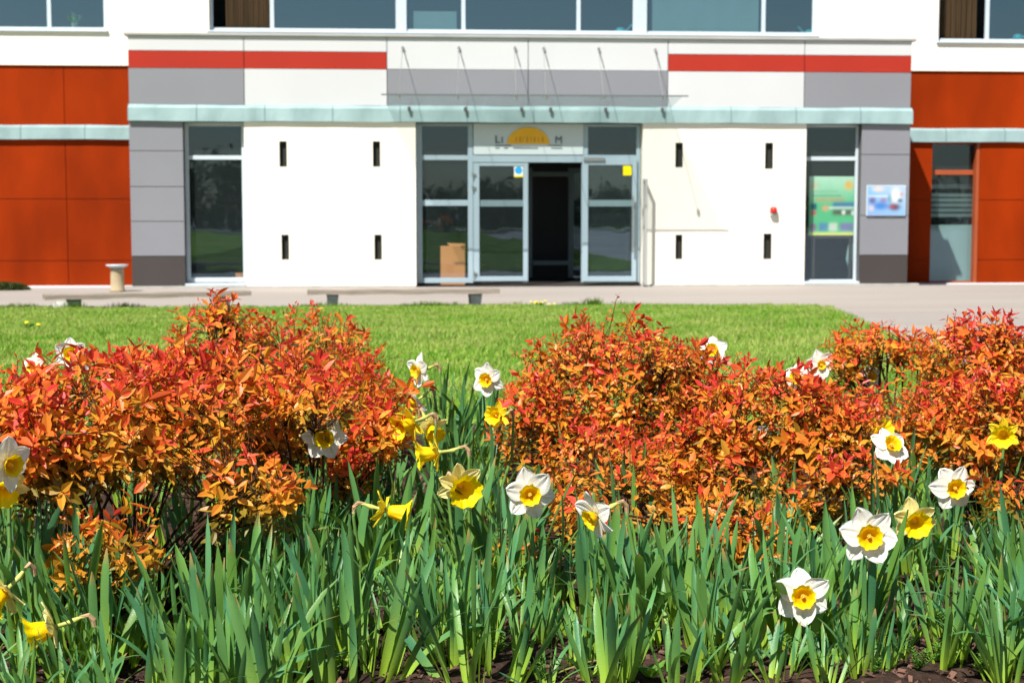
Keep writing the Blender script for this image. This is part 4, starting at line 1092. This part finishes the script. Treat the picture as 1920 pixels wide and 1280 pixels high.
def daffodil(px, py, size, kind, az, el, label, D=0.098, base_off=(0.0, 0.03), roll=0.0, leaf_scale=1.0, cupk=1.0, swept=0.0, depth=None, leaves=True):
    dp = depth if depth else D*F_PX/size
    P = at(px, py, dp)
    # facing direction: az 0 = towards the camera, + = to the right in the photo; el up
    f = (-Vector((fwd.x, fwd.y, 0)).normalized()*math.cos(R(az)) + rgt*math.sin(R(az)))*math.cos(R(el)) + Vector((0, 0, 1))*math.sin(R(el))
    f.normalize()
    bx = P.x + base_off[0]*dp*200/F_PX if abs(base_off[0]) > 0.5 else P.x + base_off[0]
    by = P.y + base_off[1]
    bz = soil_h(bx, by) - 0.005
    FLOWERS.append((P.x/dp, dp, P.z))
    root = empty('daffodil', (bx, by, bz)); tag(root, label, 'daffodil', DG)
    o = Vector((bx, by, bz))
    if leaves:
        me = random.choice(CLUMPS); lf = link_mesh('foliage', me, None, root)
        lf.rotation_euler = (0, 0, random.uniform(0, 6.28)); sc = leaf_scale*random.uniform(0.85, 1.0); lf.scale = (1, 1, sc)
        lf.location = (0.01, 0.065, 0)
    back = P - f*0.034                      # ovary position
    sd = Vector((-f.x, -f.y, 0)); sd = sd.normalized() if sd.length > 0.1 else Vector((0, 1, 0))
    apex = back + Vector((-f.x, -f.y, 0))*0.026 + Vector((0, 0, 0.008 if el > -25 else 0.020))
    down = apex + sd*0.010 + Vector((0, 0, -0.03))
    st = [o, o.lerp(down, 0.33)+Vector((random.gauss(0, .006), random.gauss(0, .006), 0)), o.lerp(down, 0.7)+Vector((random.gauss(0, .005), 0, 0)), down, down.lerp(apex, 0.6)+sd*0.004]
    m = MB(); m.tube(st, [0.0042, 0.004, 0.0038, 0.0034, 0.003], 8); m.build('stem', M['green_stem'], root, smooth=True)
    m = MB(); m.tube([down+Vector((0, 0, 0.008)), down.lerp(apex, 0.7)+sd*0.005, apex, apex.lerp(back, 0.6)+Vector((0, 0, 0.004))], [0.0038, 0.0052, 0.0046, 0.0015], 7); m.build('spathe', M['papery'], root)
    m = MB(); m.tube([down.lerp(apex, 0.8), apex-Vector((0, 0, .002)), apex.lerp(back, 0.5)+Vector((0, 0, 0.001)), back, P-f*0.022, P-f*0.006, P-f*0.001], [0.0026, 0.0026, 0.0028, 0.0055, 0.0036, 0.0042, 0.008], 10)
    bl = m.build('bloom', M['hubgreen'], root, smooth=True)
    q = f.to_track_quat('Z', 'Y')
    s = D/0.098
    for k in range(6):
        me = random.choice(PET[kind])
        an = k*math.pi/3 + R(roll)
        tilt = (0.10 if k % 2 else -0.02) + swept + random.gauss(0, 0.07)
        M4 = Matrix.Translation(P - o) @ q.to_matrix().to_4x4() @ Matrix.Rotation(an, 4, 'Z') @ Matrix.Rotation(tilt, 4, 'X') @ Matrix.Translation((0, 0.006, 0.0 if k % 2 else -0.0025)) @ Matrix.Diagonal((s*random.uniform(0.9, 1.1), s*random.uniform(0.93, 1.05), s, 1))
        ob = link_mesh('petal', me, None, bl); ob.matrix_local = M4
    ob = link_mesh('trumpet', CUP[kind], None, bl); ob.matrix_local = Matrix.Translation(P-o) @ q.to_matrix().to_4x4() @ Matrix.Rotation(R(roll*2), 4, 'Z') @ Matrix.Diagonal((s*cupk, s*cupk, s*cupk, 1))
    ob = link_mesh('stamens', STAM, None, bl); ob.matrix_local = Matrix.Translation(P-o) @ q.to_matrix().to_4x4()
    return root

daffodil(1505, 1116, 108, 'white', -6, 6, 'white daffodil with yellow cup, lowest and nearest at the right front', roll=6, base_off=(0.005, 0.03))
daffodil(1628, 1003, 114, 'white', -3, 2, 'largest white daffodil, directly left of the pale yellow one', D=0.104, roll=22, base_off=(-0.03, 0.04))
daffodil(1712, 973, 92, 'yellow', 2, -8, 'pale yellow daffodil between two large white ones at the right', roll=12, base_off=(-0.04, 0.04))
daffodil(1788, 914, 90, 'white', 4, 4, 'white daffodil with petals pointing down, rightmost of the large ones', roll=32, base_off=(0.01, 0.04))
daffodil(1118, 966, 98, 'white', -62, -22, 'white daffodil turned left and nodding from an arched neck, in the middle front', roll=0, base_off=(0.085, 0.03), D=0.092)
daffodil(993, 925, 96, 'white', 3, 0, 'white daffodil facing forward left of the nodding one, beside the middle shrub', roll=14, base_off=(0.02, 0.05))
daffodil(860, 908, 92, 'yellow', 22, -10, 'big frilled yellow daffodil facing right, in front of the gap in the shrubs', roll=4, D=0.10, cupk=1.2, base_off=(0.0, 0.04))
daffodil(725, 956, 60, 'gold', 88, -12, 'shaded golden daffodil seen sideways pointing right, below the left shrub', depth=3.15, base_off=(-0.05, 0.03), swept=-0.7, cupk=1.15, leaf_scale=0.9)
daffodil(822, 848, 70, 'gold', -78, -6, 'golden daffodil seen sideways pointing left, above the big frilled one', depth=3.4, base_off=(0.06, 0.02), cupk=1.15)
daffodil(773, 792, 70, 'gold', -50, -12, 'golden daffodil touching the left shrub edge, in front of its darker neighbour', depth=3.55, base_off=(0.04, 0.02), cupk=1.15)
daffodil(806, 800, 66, 'yellow', 30, -35, 'shadowed yellow daffodil hanging its head behind the golden pair', depth=3.95, base_off=(0.04, 0.02))
daffodil(787, 694, 64, 'white', -55, -8, 'white daffodil standing against the lawn in the gap between the shrubs', depth=4.45, base_off=(0.09, 0.02), leaf_scale=1.05)
daffodil(778, 752, 60, 'white', -60, -25, 'white daffodil half hidden by the left shrub, with a long pale arched neck', depth=4.5, base_off=(0.09, 0.02))
daffodil(915, 711, 64, 'white', -25, 0, 'white daffodil tucked behind the left side of the middle shrub', depth=4.5, base_off=(0.02, 0.02), leaf_scale=1.05)
daffodil(936, 778, 50, 'gold', -30, 5, 'small golden daffodil peeping out of the middle shrub left edge', depth=3.75, base_off=(0.0, 0.03), D=0.08)
daffodil(132, 664, 60, 'white', 15, 12, 'white daffodil behind the left front shrub, left of its companion', depth=4.6)
daffodil(156, 672, 56, 'white', 70, 5, 'small white daffodil turned sideways behind the left front shrub', depth=4.7, D=0.08)
daffodil(66, 688, 56, 'white', -30, 10, 'white daffodil showing only its top over the far left shrub', depth=4.5, D=0.08)
daffodil(608, 818, 88, 'white', 6, -6, 'white daffodil in deep shade under the edge of the left shrub', depth=3.30, roll=28, base_off=(0.0, 0.02))
daffodil(14, 870, 96, 'white', 55, -4, 'large white daffodil cut by the left edge of the photo', depth=2.8, D=0.095, base_off=(0.0, 0.03))
daffodil(8, 905, 92, 'yellow', 10, -30, 'yellow daffodil below the large white one at the left edge', depth=2.85)
daffodil(10, 1108, 96, 'yellow', -40, -35, 'pale yellow nodding daffodil at the left edge, above the lowest yellow one', depth=2.7, base_off=(0.08, 0.02))
daffodil(100, 1176, 100, 'yellow', -70, -14, 'lowest yellow daffodil, trumpet pointing left among the leaves', depth=2.62, base_off=(0.06, 0.02), cupk=1.2, leaf_scale=0.9)
daffodil(1335, 657, 56, 'white', -10, 15, 'white daffodil behind the top of the middle shrub', depth=4.9)
daffodil(1538, 684, 56, 'white', 8, 8, 'small white daffodil standing clear of the shrubs against the lawn at right', depth=4.9, roll=15, cupk=0.7, base_off=(0.02, 0.02))
daffodil(1497, 708, 50, 'white', -40, 10, 'white daffodil partly hidden, left of the one standing clear', depth=4.7)
daffodil(1668, 838, 76, 'white', 20, 38, 'white daffodil tilted upwards, in front of a yellow one by the right shrubs', depth=3.45, base_off=(0.03, 0.02))
daffodil(1640, 812, 66, 'gold', 30, 20, 'yellow daffodil directly behind the upward tilted white one', depth=3.7)
daffodil(1584, 832, 60, 'white', 30, 10, 'white daffodil half covered by orange leaves at right', depth=3.75)
daffodil(1882, 812, 60, 'gold', -20, -5, 'golden daffodil half hidden in the right edge shrub', depth=3.6)
daffodil(1632, 706, 52, 'white', 10, 10, 'white daffodil behind bare stems of the thin shrub', depth=5.0, D=0.08)

# leaf clumps without flowers, shared meshes
CM = [clump_mesh('daffodil_clump', 8+k % 5, 0.285, 0.0150, 0.032, 0.15+0.03*(k % 4), 300+k) for k in range(16)]
zones = {
    'front_left': ('clump of blue green strap leaves without a flower along the left front of the bed', 'flowerless daffodil clumps, left front'),
    'front_mid': ('clump of blue green strap leaves without a flower along the middle front of the bed', 'flowerless daffodil clumps, middle front'),
    'front_right': ('clump of blue green strap leaves without a flower along the right front of the bed', 'flowerless daffodil clumps, right front'),
    'gap': ('tall strap leaf clump without a flower in the gap between the left and middle shrubs', 'flowerless daffodil clumps, gap between shrubs'),
    'under_left': ('shaded strap leaf clump growing under and behind the left shrubs', 'flowerless daffodil clumps, under the left shrubs'),
    'under_right': ('shaded strap leaf clump growing under and behind the middle and right shrubs', 'flowerless daffodil clumps, under the right shrubs')}
clumps = []
def clump_at(x, y, zone, sc):
    me = random.choice(CM)
    o = link_mesh('daffodil_clump', me); o.location = (x, y, soil_h(x, y)-0.002)
    o.rotation_euler = (random.gauss(0, 0.11), random.gauss(0, 0.13), random.uniform(0, 6.28)); k = sc*random.uniform(0.7, 1.16); o.scale = (k**0.5, k**0.5, k)
    tag(o, zones[zone][0], 'daffodil', zones[zone][1]); clumps.append(o)
def name_by_landmarks():
    """each flower or shoot that can be found names the clumps right next to it"""
    marks = [((1505, 1116, 2.63), 'lowest white daffodil at right'), ((1628, 1003, 2.64), 'largest white daffodil'), ((1712, 973, 3.08), 'pale yellow daffodil beside the largest white one'),
             ((1788, 914, 3.15), 'rightmost large white daffodil'), ((1118, 966, 2.75), 'nodding white daffodil in the middle'), ((993, 925, 2.96), 'forward facing white daffodil in the middle'),
             ((860, 908, 3.1), 'big frilled yellow daffodil'), ((725, 956, 3.15), 'golden daffodil pointing right'), ((822, 848, 3.6), 'golden daffodil pointing left'),
             ((787, 694, 4.45), 'white daffodil in the gap'), ((608, 818, 3.42), 'shaded white daffodil'), ((22, 866, 2.8), 'white daffodil at the left edge'), ((108, 1180, 2.62), 'lowest yellow daffodil at left'),
             ((1668, 838, 3.45), 'upward tilted white daffodil'), ((1882, 812, 3.6), 'golden daffodil at the right edge'), ((190, 1000, 2.9), 'low yellow leaved shoots at left'), ((1390, 1000, 3.1), 'low orange shoots at right'), ((480, 900, 3.0), 'drooping orange shoots at left')]
    left = list(clumps)
    for (px, py, dp), nm_ in marks:
        p_ = at(px, py, dp)
        for word, dx, dy in (('directly in front of', 0, -0.12), ('just left of', -0.12, 0), ('just right of', 0.12, 0), ('just behind', 0, 0.14)):
            if not left: return
            o = min(left, key=lambda c: (c.location.x-p_.x-dx)**2+(c.location.y-p_.y-dy)**2)
            if (o.location.x-p_.x-dx)**2+(o.location.y-p_.y-dy)**2 < 0.1**2:
                left.remove(o); o['label'] = 'strap leaf clump %s the %s' % (word, nm_)
pts = []
def try_put(x, y, dmin):
    if all((x-a)**2+(y-b)**2 > dmin*dmin for a, b in pts):
        pts.append((x, y)); return True
    return False
def fill(px0, px1, y0, y1, n, zone, sc, dmin=0.06):
    c = 0; tries = 0
    while c < n and tries < n*30:
        tries += 1
        y = random.uniform(y0, y1); x = X(random.uniform(px0, px1), y, 1000)
        block = any(y < fd+0.03 and y > fd*0.62 and abs(x/y-fx)*y < (0.095 if fd < 3 else 0.06) and EYE-(EYE-fz)*y/fd < BED_Z+0.34*sc for fx, fd, fz in FLOWERS)
        if block and random.random() < 0.45: continue
        if try_put(x, y, dmin): clump_at(x, y, zone, 0.5*min(sc, 0.9) if block else sc); c += 1
fill(-80, 560, 2.38, 2.58, 19, 'front_left', 0.88)
fill(600, 1300, 2.5, 2.7, 11, 'front_mid', 0.85)
fill(1300, 1990, 2.5, 2.68, 12, 'front_right', 0.82)
fill(-80, 700, 2.58, 2.86, 26, 'front_left', 0.9)
fill(820, 1060, 2.56, 2.7, 4, 'front_mid', 0.85)
fill(1430, 1660, 2.52, 2.66, 5, 'front_right', 0.8)
fill(1860, 2000, 2.5, 2.66, 3, 'front_right', 0.85)
fill(-80, 660, 2.88, 3.4, 32, 'front_left', 0.76)
fill(700, 1300, 2.7, 3.0, 24, 'front_mid', 0.88)
fill(700, 1000, 3.0, 3.45, 20, 'front_mid', 1.0)
fill(1000, 1300, 3.0, 3.4, 10, 'front_mid', 0.62)
fill(1300, 2000, 2.66, 2.95, 28, 'front_right', 0.88)
fill(1420, 2000, 2.95, 3.4, 24, 'front_right', 0.76)
fill(640, 930, 3.45, 4.3, 22, 'gap', 1.0)
fill(830, 925, 4.3, 4.8, 8, 'gap', 1.1)
fill(-60, 640, 3.4, 4.5, 24, 'under_left', 0.85, 0.07)
fill(960, 2000, 3.4, 4.5, 44, 'under_right', 0.85, 0.08)

name_by_landmarks()

# ------------------------------------------------------------------ bark mulch, weeds, grass
N = 11000
cx = rng.uniform(-1.6, 2.6, N); cy = 2.2 + 2.6*rng.random(N)**1.5
hz_ = BED_Z + 0.010*np.sin(cx*9+cy*3) + 0.008*np.sin(cx*23-cy*17) + 0.006*np.sin(cx*41+cy*37+1)
ln = 0.004+0.018*rng.random(N)**2; wd = ln*rng.uniform(0.3, 0.8, N); th = rng.uniform(0.0015, 0.005, N)
an = rng.uniform(0, 6.28, N); tl = rng.normal(0, 0.35, (N, 2))
bx = np.array([(-1, -1, 0), (1, -0.8, 0), (0.9, 1, 0), (-0.8, 0.9, 0), (-0.9, -0.9, 1), (0.8, -0.9, 1), (1, 0.8, 1), (-0.9, 1, 1)], float)
loc = bx[None]*np.stack([ln/2, wd/2, th], -1)[:, None] * rng.uniform(0.75, 1.2, (N, 8, 1))
ca, sa = np.cos(an)[:, None], np.sin(an)[:, None]
xx = loc[..., 0]*ca-loc[..., 1]*sa; yy = loc[..., 0]*sa+loc[..., 1]*ca; zz = loc[..., 2]+xx*tl[:, :1]+yy*tl[:, 1:]
V = np.stack([xx+cx[:, None], yy+cy[:, None], zz+hz_[:, None]+0.003], -1).reshape(-1, 3)
bf = np.array([(4, 5, 6, 7), (0, 1, 5, 4), (1, 2, 6, 5), (2, 3, 7, 6), (3, 0, 4, 7)])
Fc = (bf[None]+(np.arange(N)*8)[:, None, None]).reshape(-1, 4)
cb = np.array((0.075, 0.040, 0.028))*rng.uniform(0.3, 2.0, (N, 1)) + np.array((0.05, 0.03, 0.022))*rng.random((N, 1))**4
C = np.repeat(cb[:, None], 8, 1).reshape(-1, 3)
def attr_mat(name, rough):
    m, nt, b = new_mat(name); a = nt.nodes.new('ShaderNodeAttribute'); a.attribute_name = 'Col'
    nt.links.new(a.outputs['Color'], b.inputs['Base Color']); b.inputs['Roughness'].default_value = rough; b.inputs['Specular IOR Level'].default_value = 0.25; return m
M['chip'] = attr_mat('bark chip', 0.85)
tag(link_mesh('bark_mulch', np_mesh('bark_mulch', V, Fc, M['chip'], C)), 'reddish brown bark chips scattered on the dark soil', 'mulch', kind='stuff')

def weed_mesh(seed, kind):
    r_ = np.random.default_rng(seed)
    P, D, Nn, L, W = [], [], [], [], []
    if kind == 'feather':
        for s in range(7):
            az = r_.uniform(0, 6.28); ln_ = r_.uniform(0.03, 0.07); lean = r_.uniform(0.2, 0.9)
            for k in range(9):
                t = (k+1)/9
                p = np.array((math.sin(lean)*math.cos(az), math.sin(lean)*math.sin(az), math.cos(lean)))*ln_*t
                for q in range(5):
                    a2 = r_.uniform(0, 6.28)
                    P.append(p); D.append((math.cos(a2), math.sin(a2), 0.5)); Nn.append((0, 0, 1)); L.append(r_.uniform(0.006, 0.012)); W.append(0.0022)
    else:
        for s in range(6):
            az = s*1.05+r_.uniform(-.3, .3); P.append((0.004*math.cos(az), 0.004*math.sin(az), 0.012)); el = r_.uniform(0.5, 1.2)
            D.append((math.cos(az), math.sin(az), el)); Nn.append((-math.cos(az)*el, -math.sin(az)*el, 1)); L.append(r_.uniform(0.028, 0.045)); W.append(0.024)
    P, D, Nn = map(lambda a: np.array(a, float), (P, D, Nn)); L = np.array(L); W = np.array(W)
    col = np.array((0.11, 0.24, 0.03))*r_.uniform(0.7, 1.3, (len(L), 1))
    return leaves_mesh('weed_seedling', P, D, Nn, L, W, col, M['grass'])
WM = {k: [weed_mesh(60+i, k) for i in range(3)] for k in ('feather', 'broad')}
wl = [(1180, 1205, 'feather'), (1130, 1235, 'feather'), (1395, 1215, 'feather'), (1010, 1265, 'feather'), (625, 1268, 'feather'), (1760, 1235, 'feather'), (1790, 1195, 'feather'), (1720, 1262, 'feather'), (1850, 1250, 'feather'),
      (60, 1190, 'feather'), (400, 1240, 'feather'), (1340, 1255, 'feather'), (1500, 1250, 'feather'), (930, 1235, 'feather'), (1220, 1268, 'broad'), (1290, 1245, 'broad'), (1545, 1205, 'broad'), (1050, 1160, 'feather'), (1640, 1272, 'feather'), (1905, 1225, 'feather')]
for (px, py, k) in wl:
    d = fwd + rgt*((px-960)/F_PX) + upv*((640-py)/F_PX); t = (BED_Z+0.005-EYE)/d.z
    p = Vector((0, 0, EYE)) + d*t
    o = link_mesh('weed_seedling', random.choice(WM[k])); o.location = (p.x, p.y, soil_h(p.x, p.y)); o.rotation_euler = (0, 0, random.uniform(0, 6)); s = random.uniform(0.8, 1.3); o.scale = (s, s, s)
    if k == 'feather': tag(o, 'tiny feathery green weed seedling on the bark mulch', 'weed', 'feathery weed seedlings')
    else: tag(o, 'small broad leaved light green weed on the bark mulch', 'weed', 'broad leaved weeds')

# fallen dry strap leaves
for i, (px, py, az) in enumerate(((1010, 1262, 0.05), (580, 1190, 2.4), (1120, 1225, 0.4))):
    d = fwd + rgt*((px-960)/F_PX) + upv*((640-py)/F_PX); t = (BED_Z+0.01-EYE)/d.z; p = Vector((0, 0, EYE))+d*t
    vs, fs, cs = strap_arr(0.2, 0.008, 1.2, 0.7, az, (0, 0, 0.01), c0=(0.22, 0.24, 0.05), c1=(0.3, 0.25, 0.10))
    o = link_mesh('fallen_leaf', np_mesh('fallen_leaf', np.array(vs), np.array(fs), M['strap'], np.array(cs), True)); o.location = (p.x, p.y, soil_h(p.x, p.y))
    tag(o, ['long pale fallen strap leaf lying across the mulch in the middle front', 'pale bent leaf lying among the left front leaf clumps', 'dry curved leaf arching over the mulch right of the middle'][i], 'leaf')

def blades(name, x, y, z, h, w, col, lean=0.5):
    n = len(x); az = rng.uniform(0, 6.28, n); fa = rng.uniform(0, 6.28, n); le = np.abs(rng.normal(0, lean, n))
    wx, wy = np.cos(fa)*w/2, np.sin(fa)*w/2
    tx, ty = np.cos(az)*np.sin(le)*h, np.sin(az)*np.sin(le)*h; tz = np.cos(le)*h
    b = np.stack([x, y, z], -1)
    V = np.stack([b+np.stack([-wx, -wy, 0*x], -1), b+np.stack([wx, wy, 0*x], -1),
                  b+np.stack([tx*.4+wx*.8, ty*.4+wy*.8, tz*.6], -1), b+np.stack([tx*.4-wx*.8, ty*.4-wy*.8, tz*.6], -1),
                  b+np.stack([tx+wx*.1, ty+wy*.1, tz], -1), b+np.stack([tx-wx*.1, ty-wy*.1, tz], -1)], 1).reshape(-1, 3)
    f = np.array([(0, 1, 2, 3), (3, 2, 4, 5)])
    Fc = (f[None]+(np.arange(n)*6)[:, None, None]).reshape(-1, 4)
    return np_mesh(name, V, Fc, M['grass'], np.repeat(col[:, None], 6, 1).reshape(-1, 3))
N = 230000
yy = BED_BACK + (LAWN_END-BED_BACK)*rng.random(N)**0.85
xc = np.tan(YAW)*yy; half = yy*0.36+0.4
xx = xc + rng.uniform(-1, 1, N)*half
lr = np.array([lawn_right(v) for v in np.linspace(BED_BACK, LAWN_END, 300)])
edge = np.interp(yy, np.linspace(BED_BACK, LAWN_END, 300), lr) + 0.06*np.sin(yy*9)
ok = xx < edge
xx, yy = xx[ok], yy[ok]
zz = np.array((BED_Z-0.01)*(LAWN_END-yy)/(LAWN_END-BED_BACK))+0.018
patch = np.sin(xx*2.1+np.sin(yy*1.3)*2)*np.sin(yy*1.7+np.sin(xx*0.9)*2)*0.5 + np.sin(xx*5.3+yy*1.1)*np.sin(yy*4.1-xx*2)*0.35 + rng.normal(0, 0.28, len(xx))
k = np.clip(patch*0.6+0.42, 0, 1)[:, None]
col = (np.array((0.125, 0.29, 0.022))*(1-k)+np.array((0.36, 0.42, 0.125))*k)*rng.uniform(0.75, 1.25, (len(xx), 1))
dry = rng.random(len(xx)) < 0.07
col[dry] = np.array((0.42, 0.36, 0.16))
h = rng.uniform(0.025, 0.055, len(xx))*(1+0.2*np.sin(xx*3+yy))
tag(link_mesh('grass', blades('grass', xx, yy, zz, h, 0.006+0.0003*yy, col, 0.7)), 'short mown green grass covering the lawn', 'grass', kind='stuff')
# ragged far edge of the lawn and weeds in the joint
N = 9000
t = rng.random(N); exx = -7+t*(7+lawn_right(LAWN_END)-0.05)
seg = np.sin(exx*3.1)+np.sin(exx*7.7+1)*0.7+np.sin(exx*1.3+2)
keep = rng.random(N) < np.clip(0.3+0.4*seg, 0.03, 1)
exx = exx[keep]; n = len(exx)
yb_ = np.full(n, LAWN_END)
inv = np.array([LAWN_END - rng.random()*0.1 if v < lawn_right(LAWN_END) else 0 for v in exx])
for i, v in enumerate(exx):
    if inv[i] == 0:
        ys_ = np.linspace(16, LAWN_END, 80); inv[i] = ys_[np.argmin(np.abs(np.interp(ys_, np.linspace(BED_BACK, LAWN_END, 300), lr)-v))]
eyy = inv + rng.normal(0, 0.05, n)
col = np.array((0.10, 0.17, 0.02))*rng.uniform(0.6, 1.5, (n, 1))
hh = rng.uniform(0.04, 0.13, n)*(0.6+0.4*np.sin(exx*4.3))
tag(link_mesh('edge_grass', blades('edge_grass', exx, eyy, np.maximum(0, (BED_Z)*(LAWN_END-eyy)/(LAWN_END-BED_BACK)), hh, 0.012, col, 0.4)), 'longer uneven grass along the far edge of the lawn', 'grass', kind='stuff')

def dandelion(px, y, label, nb=7):
    x = X(px, y, 600); z = gz(x, y)+0.02
    r_ = random.Random(px)
    o = empty('dandelion', (x, y, z)); tag(o, label, 'dandelion', 'dandelions on the lawn')
    for i in range(nb):
        a, b = x+r_.gauss(0, 0.035 if nb < 5 else 0.09), y+r_.gauss(0, 0.04); h_ = r_.uniform(0.04, 0.09)
        m = MB(); m.lathe(a, b, [(0.0, z+h_-0.012), (0.012, z+h_-0.006), (0.024, z+h_+0.002), (0.018, z+h_+0.010), (0.0, z+h_+0.013)], 9); m.build('flower_head', M['yellow'], o)
        m = MB(); m.tube([(a, b, z-0.02), (a, b, z+h_-0.008)], 0.003, 5); m.build('stalk', M['green_stem'], o)
    q = link_mesh('rosette', weed_mesh(px, 'broad'), None, o); q.scale = (2, 2, 2)
dandelion(55, 14.8, 'single yellow dandelion at the left of the lawn', 2)
dandelion(1015, 22.2, 'yellow dandelion patch at the far edge of the lawn before the doors', 9)

# tufts and a low plant on the pavement edge
def tuft(px, y, n, h, w, label, spread, col=(0.10, 0.19, 0.02)):
    x = X(px, y, 565)
    a = rng.normal(0, spread, n); b = rng.normal(0, spread*0.4, n)
    a = np.clip(a, -2*spread, 2*spread); b = np.clip(b, -0.8*spread, 0.8*spread)
    me = blades('grass_tuft', a, b, np.zeros(n), rng.uniform(0.4, 1, n)*h, w, np.array(col)*rng.uniform(0.6, 1.4, (n, 1)), 0.35)
    o = link_mesh('grass_tuft', me); o.location = (x, y, gz(x, y)); tag(o, label, 'grass tuft', 'grass tufts at the lawn edge')
tuft(1113, 22.9, 130, 0.17, 0.014, 'tall grass tuft on the lawn edge right in front of the doorway', 0.08)
tuft(1075, 23.0, 110, 0.09, 0.016, 'flat spreading grass tuft left of the tall one before the doorway', 0.13)
tuft(130, 22.2, 160, 0.16, 0.014, 'grass tuft growing around the foot of the left bench', 0.12)
tuft(830, 22.95, 120, 0.10, 0.014, 'grass tuft beside the right foot of the right bench', 0.16)
tuft(968, 23.0, 80, 0.09, 0.014, 'small pale grass tuft right of the right bench end', 0.14, (0.22, 0.24, 0.05))
rr = np.random.default_rng(5); n = 1500
u = unit(rr.normal(size=(n, 3))); u[:, 2] = np.abs(u[:, 2])
me = leaves_mesh('low_bush', u*np.array((0.45, 0.25, 0.12))*rr.uniform(0.7, 1, (n, 1)), u+rr.normal(0, .5, u.shape), u, np.full(n, 0.05), np.full(n, 0.03), np.array((0.05, 0.07, 0.015))*rr.uniform(.6, 1.4, (n, 1)), M['treeleaf'])
o = link_mesh('low_bush', me); o.location = (X(8, 28.4, 540), 28.4, 0); tag(o, 'low dark green cushion plant at the foot of the left red wall', 'plant')

# ------------------------------------------------------------------ trees behind the photographer, seen mirrored in the glass
def tree(x, y, h, w, seed, label):
    r_ = np.random.default_rng(seed)
    z0 = gz(x, y)
    o = empty('garden_tree', (x, y, z0)); tag(o, label, 'tree', 'trees mirrored in the windows')
    m = MB(); top = h*0.8
    m.tube([(x, y, z0-0.1), (x+0.05, y, z0+h*0.3), (x-0.03, y, z0+top)], [0.14, 0.1, 0.03], 8)
    n = 4200; bl = []
    for k in range(22):
        a = r_.uniform(0, 6.28); zz_ = h*r_.uniform(0.03, 0.97); rr_ = w/2*math.sqrt(max(0.05, 1-((zz_/h-0.5)/0.55)**2))*r_.uniform(0.4, 0.9)
        c = np.array((rr_*math.cos(a), rr_*math.sin(a), zz_)); bl.append(c)
        m.tube([(x, y, z0+zz_*0.7), (x+c[0], y+c[1], z0+zz_)], [0.04, 0.012], 5)
    m.build('trunk', M['trunk'], o)
    bl = np.array(bl); ci = r_.integers(22, size=n)
    P = bl[ci]+r_.normal(0, w*0.1, (n, 3))
    D = r_.normal(size=(n, 3))
    me = leaves_mesh('crown', P, D, r_.normal(size=(n, 3)), r_.uniform(0.16, 0.34, n), r_.uniform(0.14, 0.26, n), np.array((0.045, 0.075, 0.018))*r_.uniform(0.5, 1.6, (n, 1)), M['treeleaf'])
    link_mesh('crown', me, None, o)
tl_ = [(-17, -45, 5.0, 6.5), (-12.6, -46, 5.6, 6), (-8, -44, 4.6, 6), (-2.5, -45, 3.6, 6.5), (2, -44, 3.1, 5.5), (6, -45, 3.5, 5.5), (9.8, -46, 4.0, 4), (13.5, -44, 3.2, 5.5), (18, -45, 3.4, 6), (24, -45, 3.3, 7), (30, -44, 3.2, 7), (37, -45, 3.3, 8)]
wh = ['far left', 'second from the left', 'third from the left', 'fourth from the left', 'fifth from the left', 'sixth from the left', 'slim one in the middle', 'fifth from the right', 'fourth from the right', 'third from the right', 'second from the right', 'far right']
for i, (x, y, h, w) in enumerate(tl_):
    tree(x, y, h, w, 500+i, 'leafy tree behind the photographer, %s of the mirrored row' % wh[i])
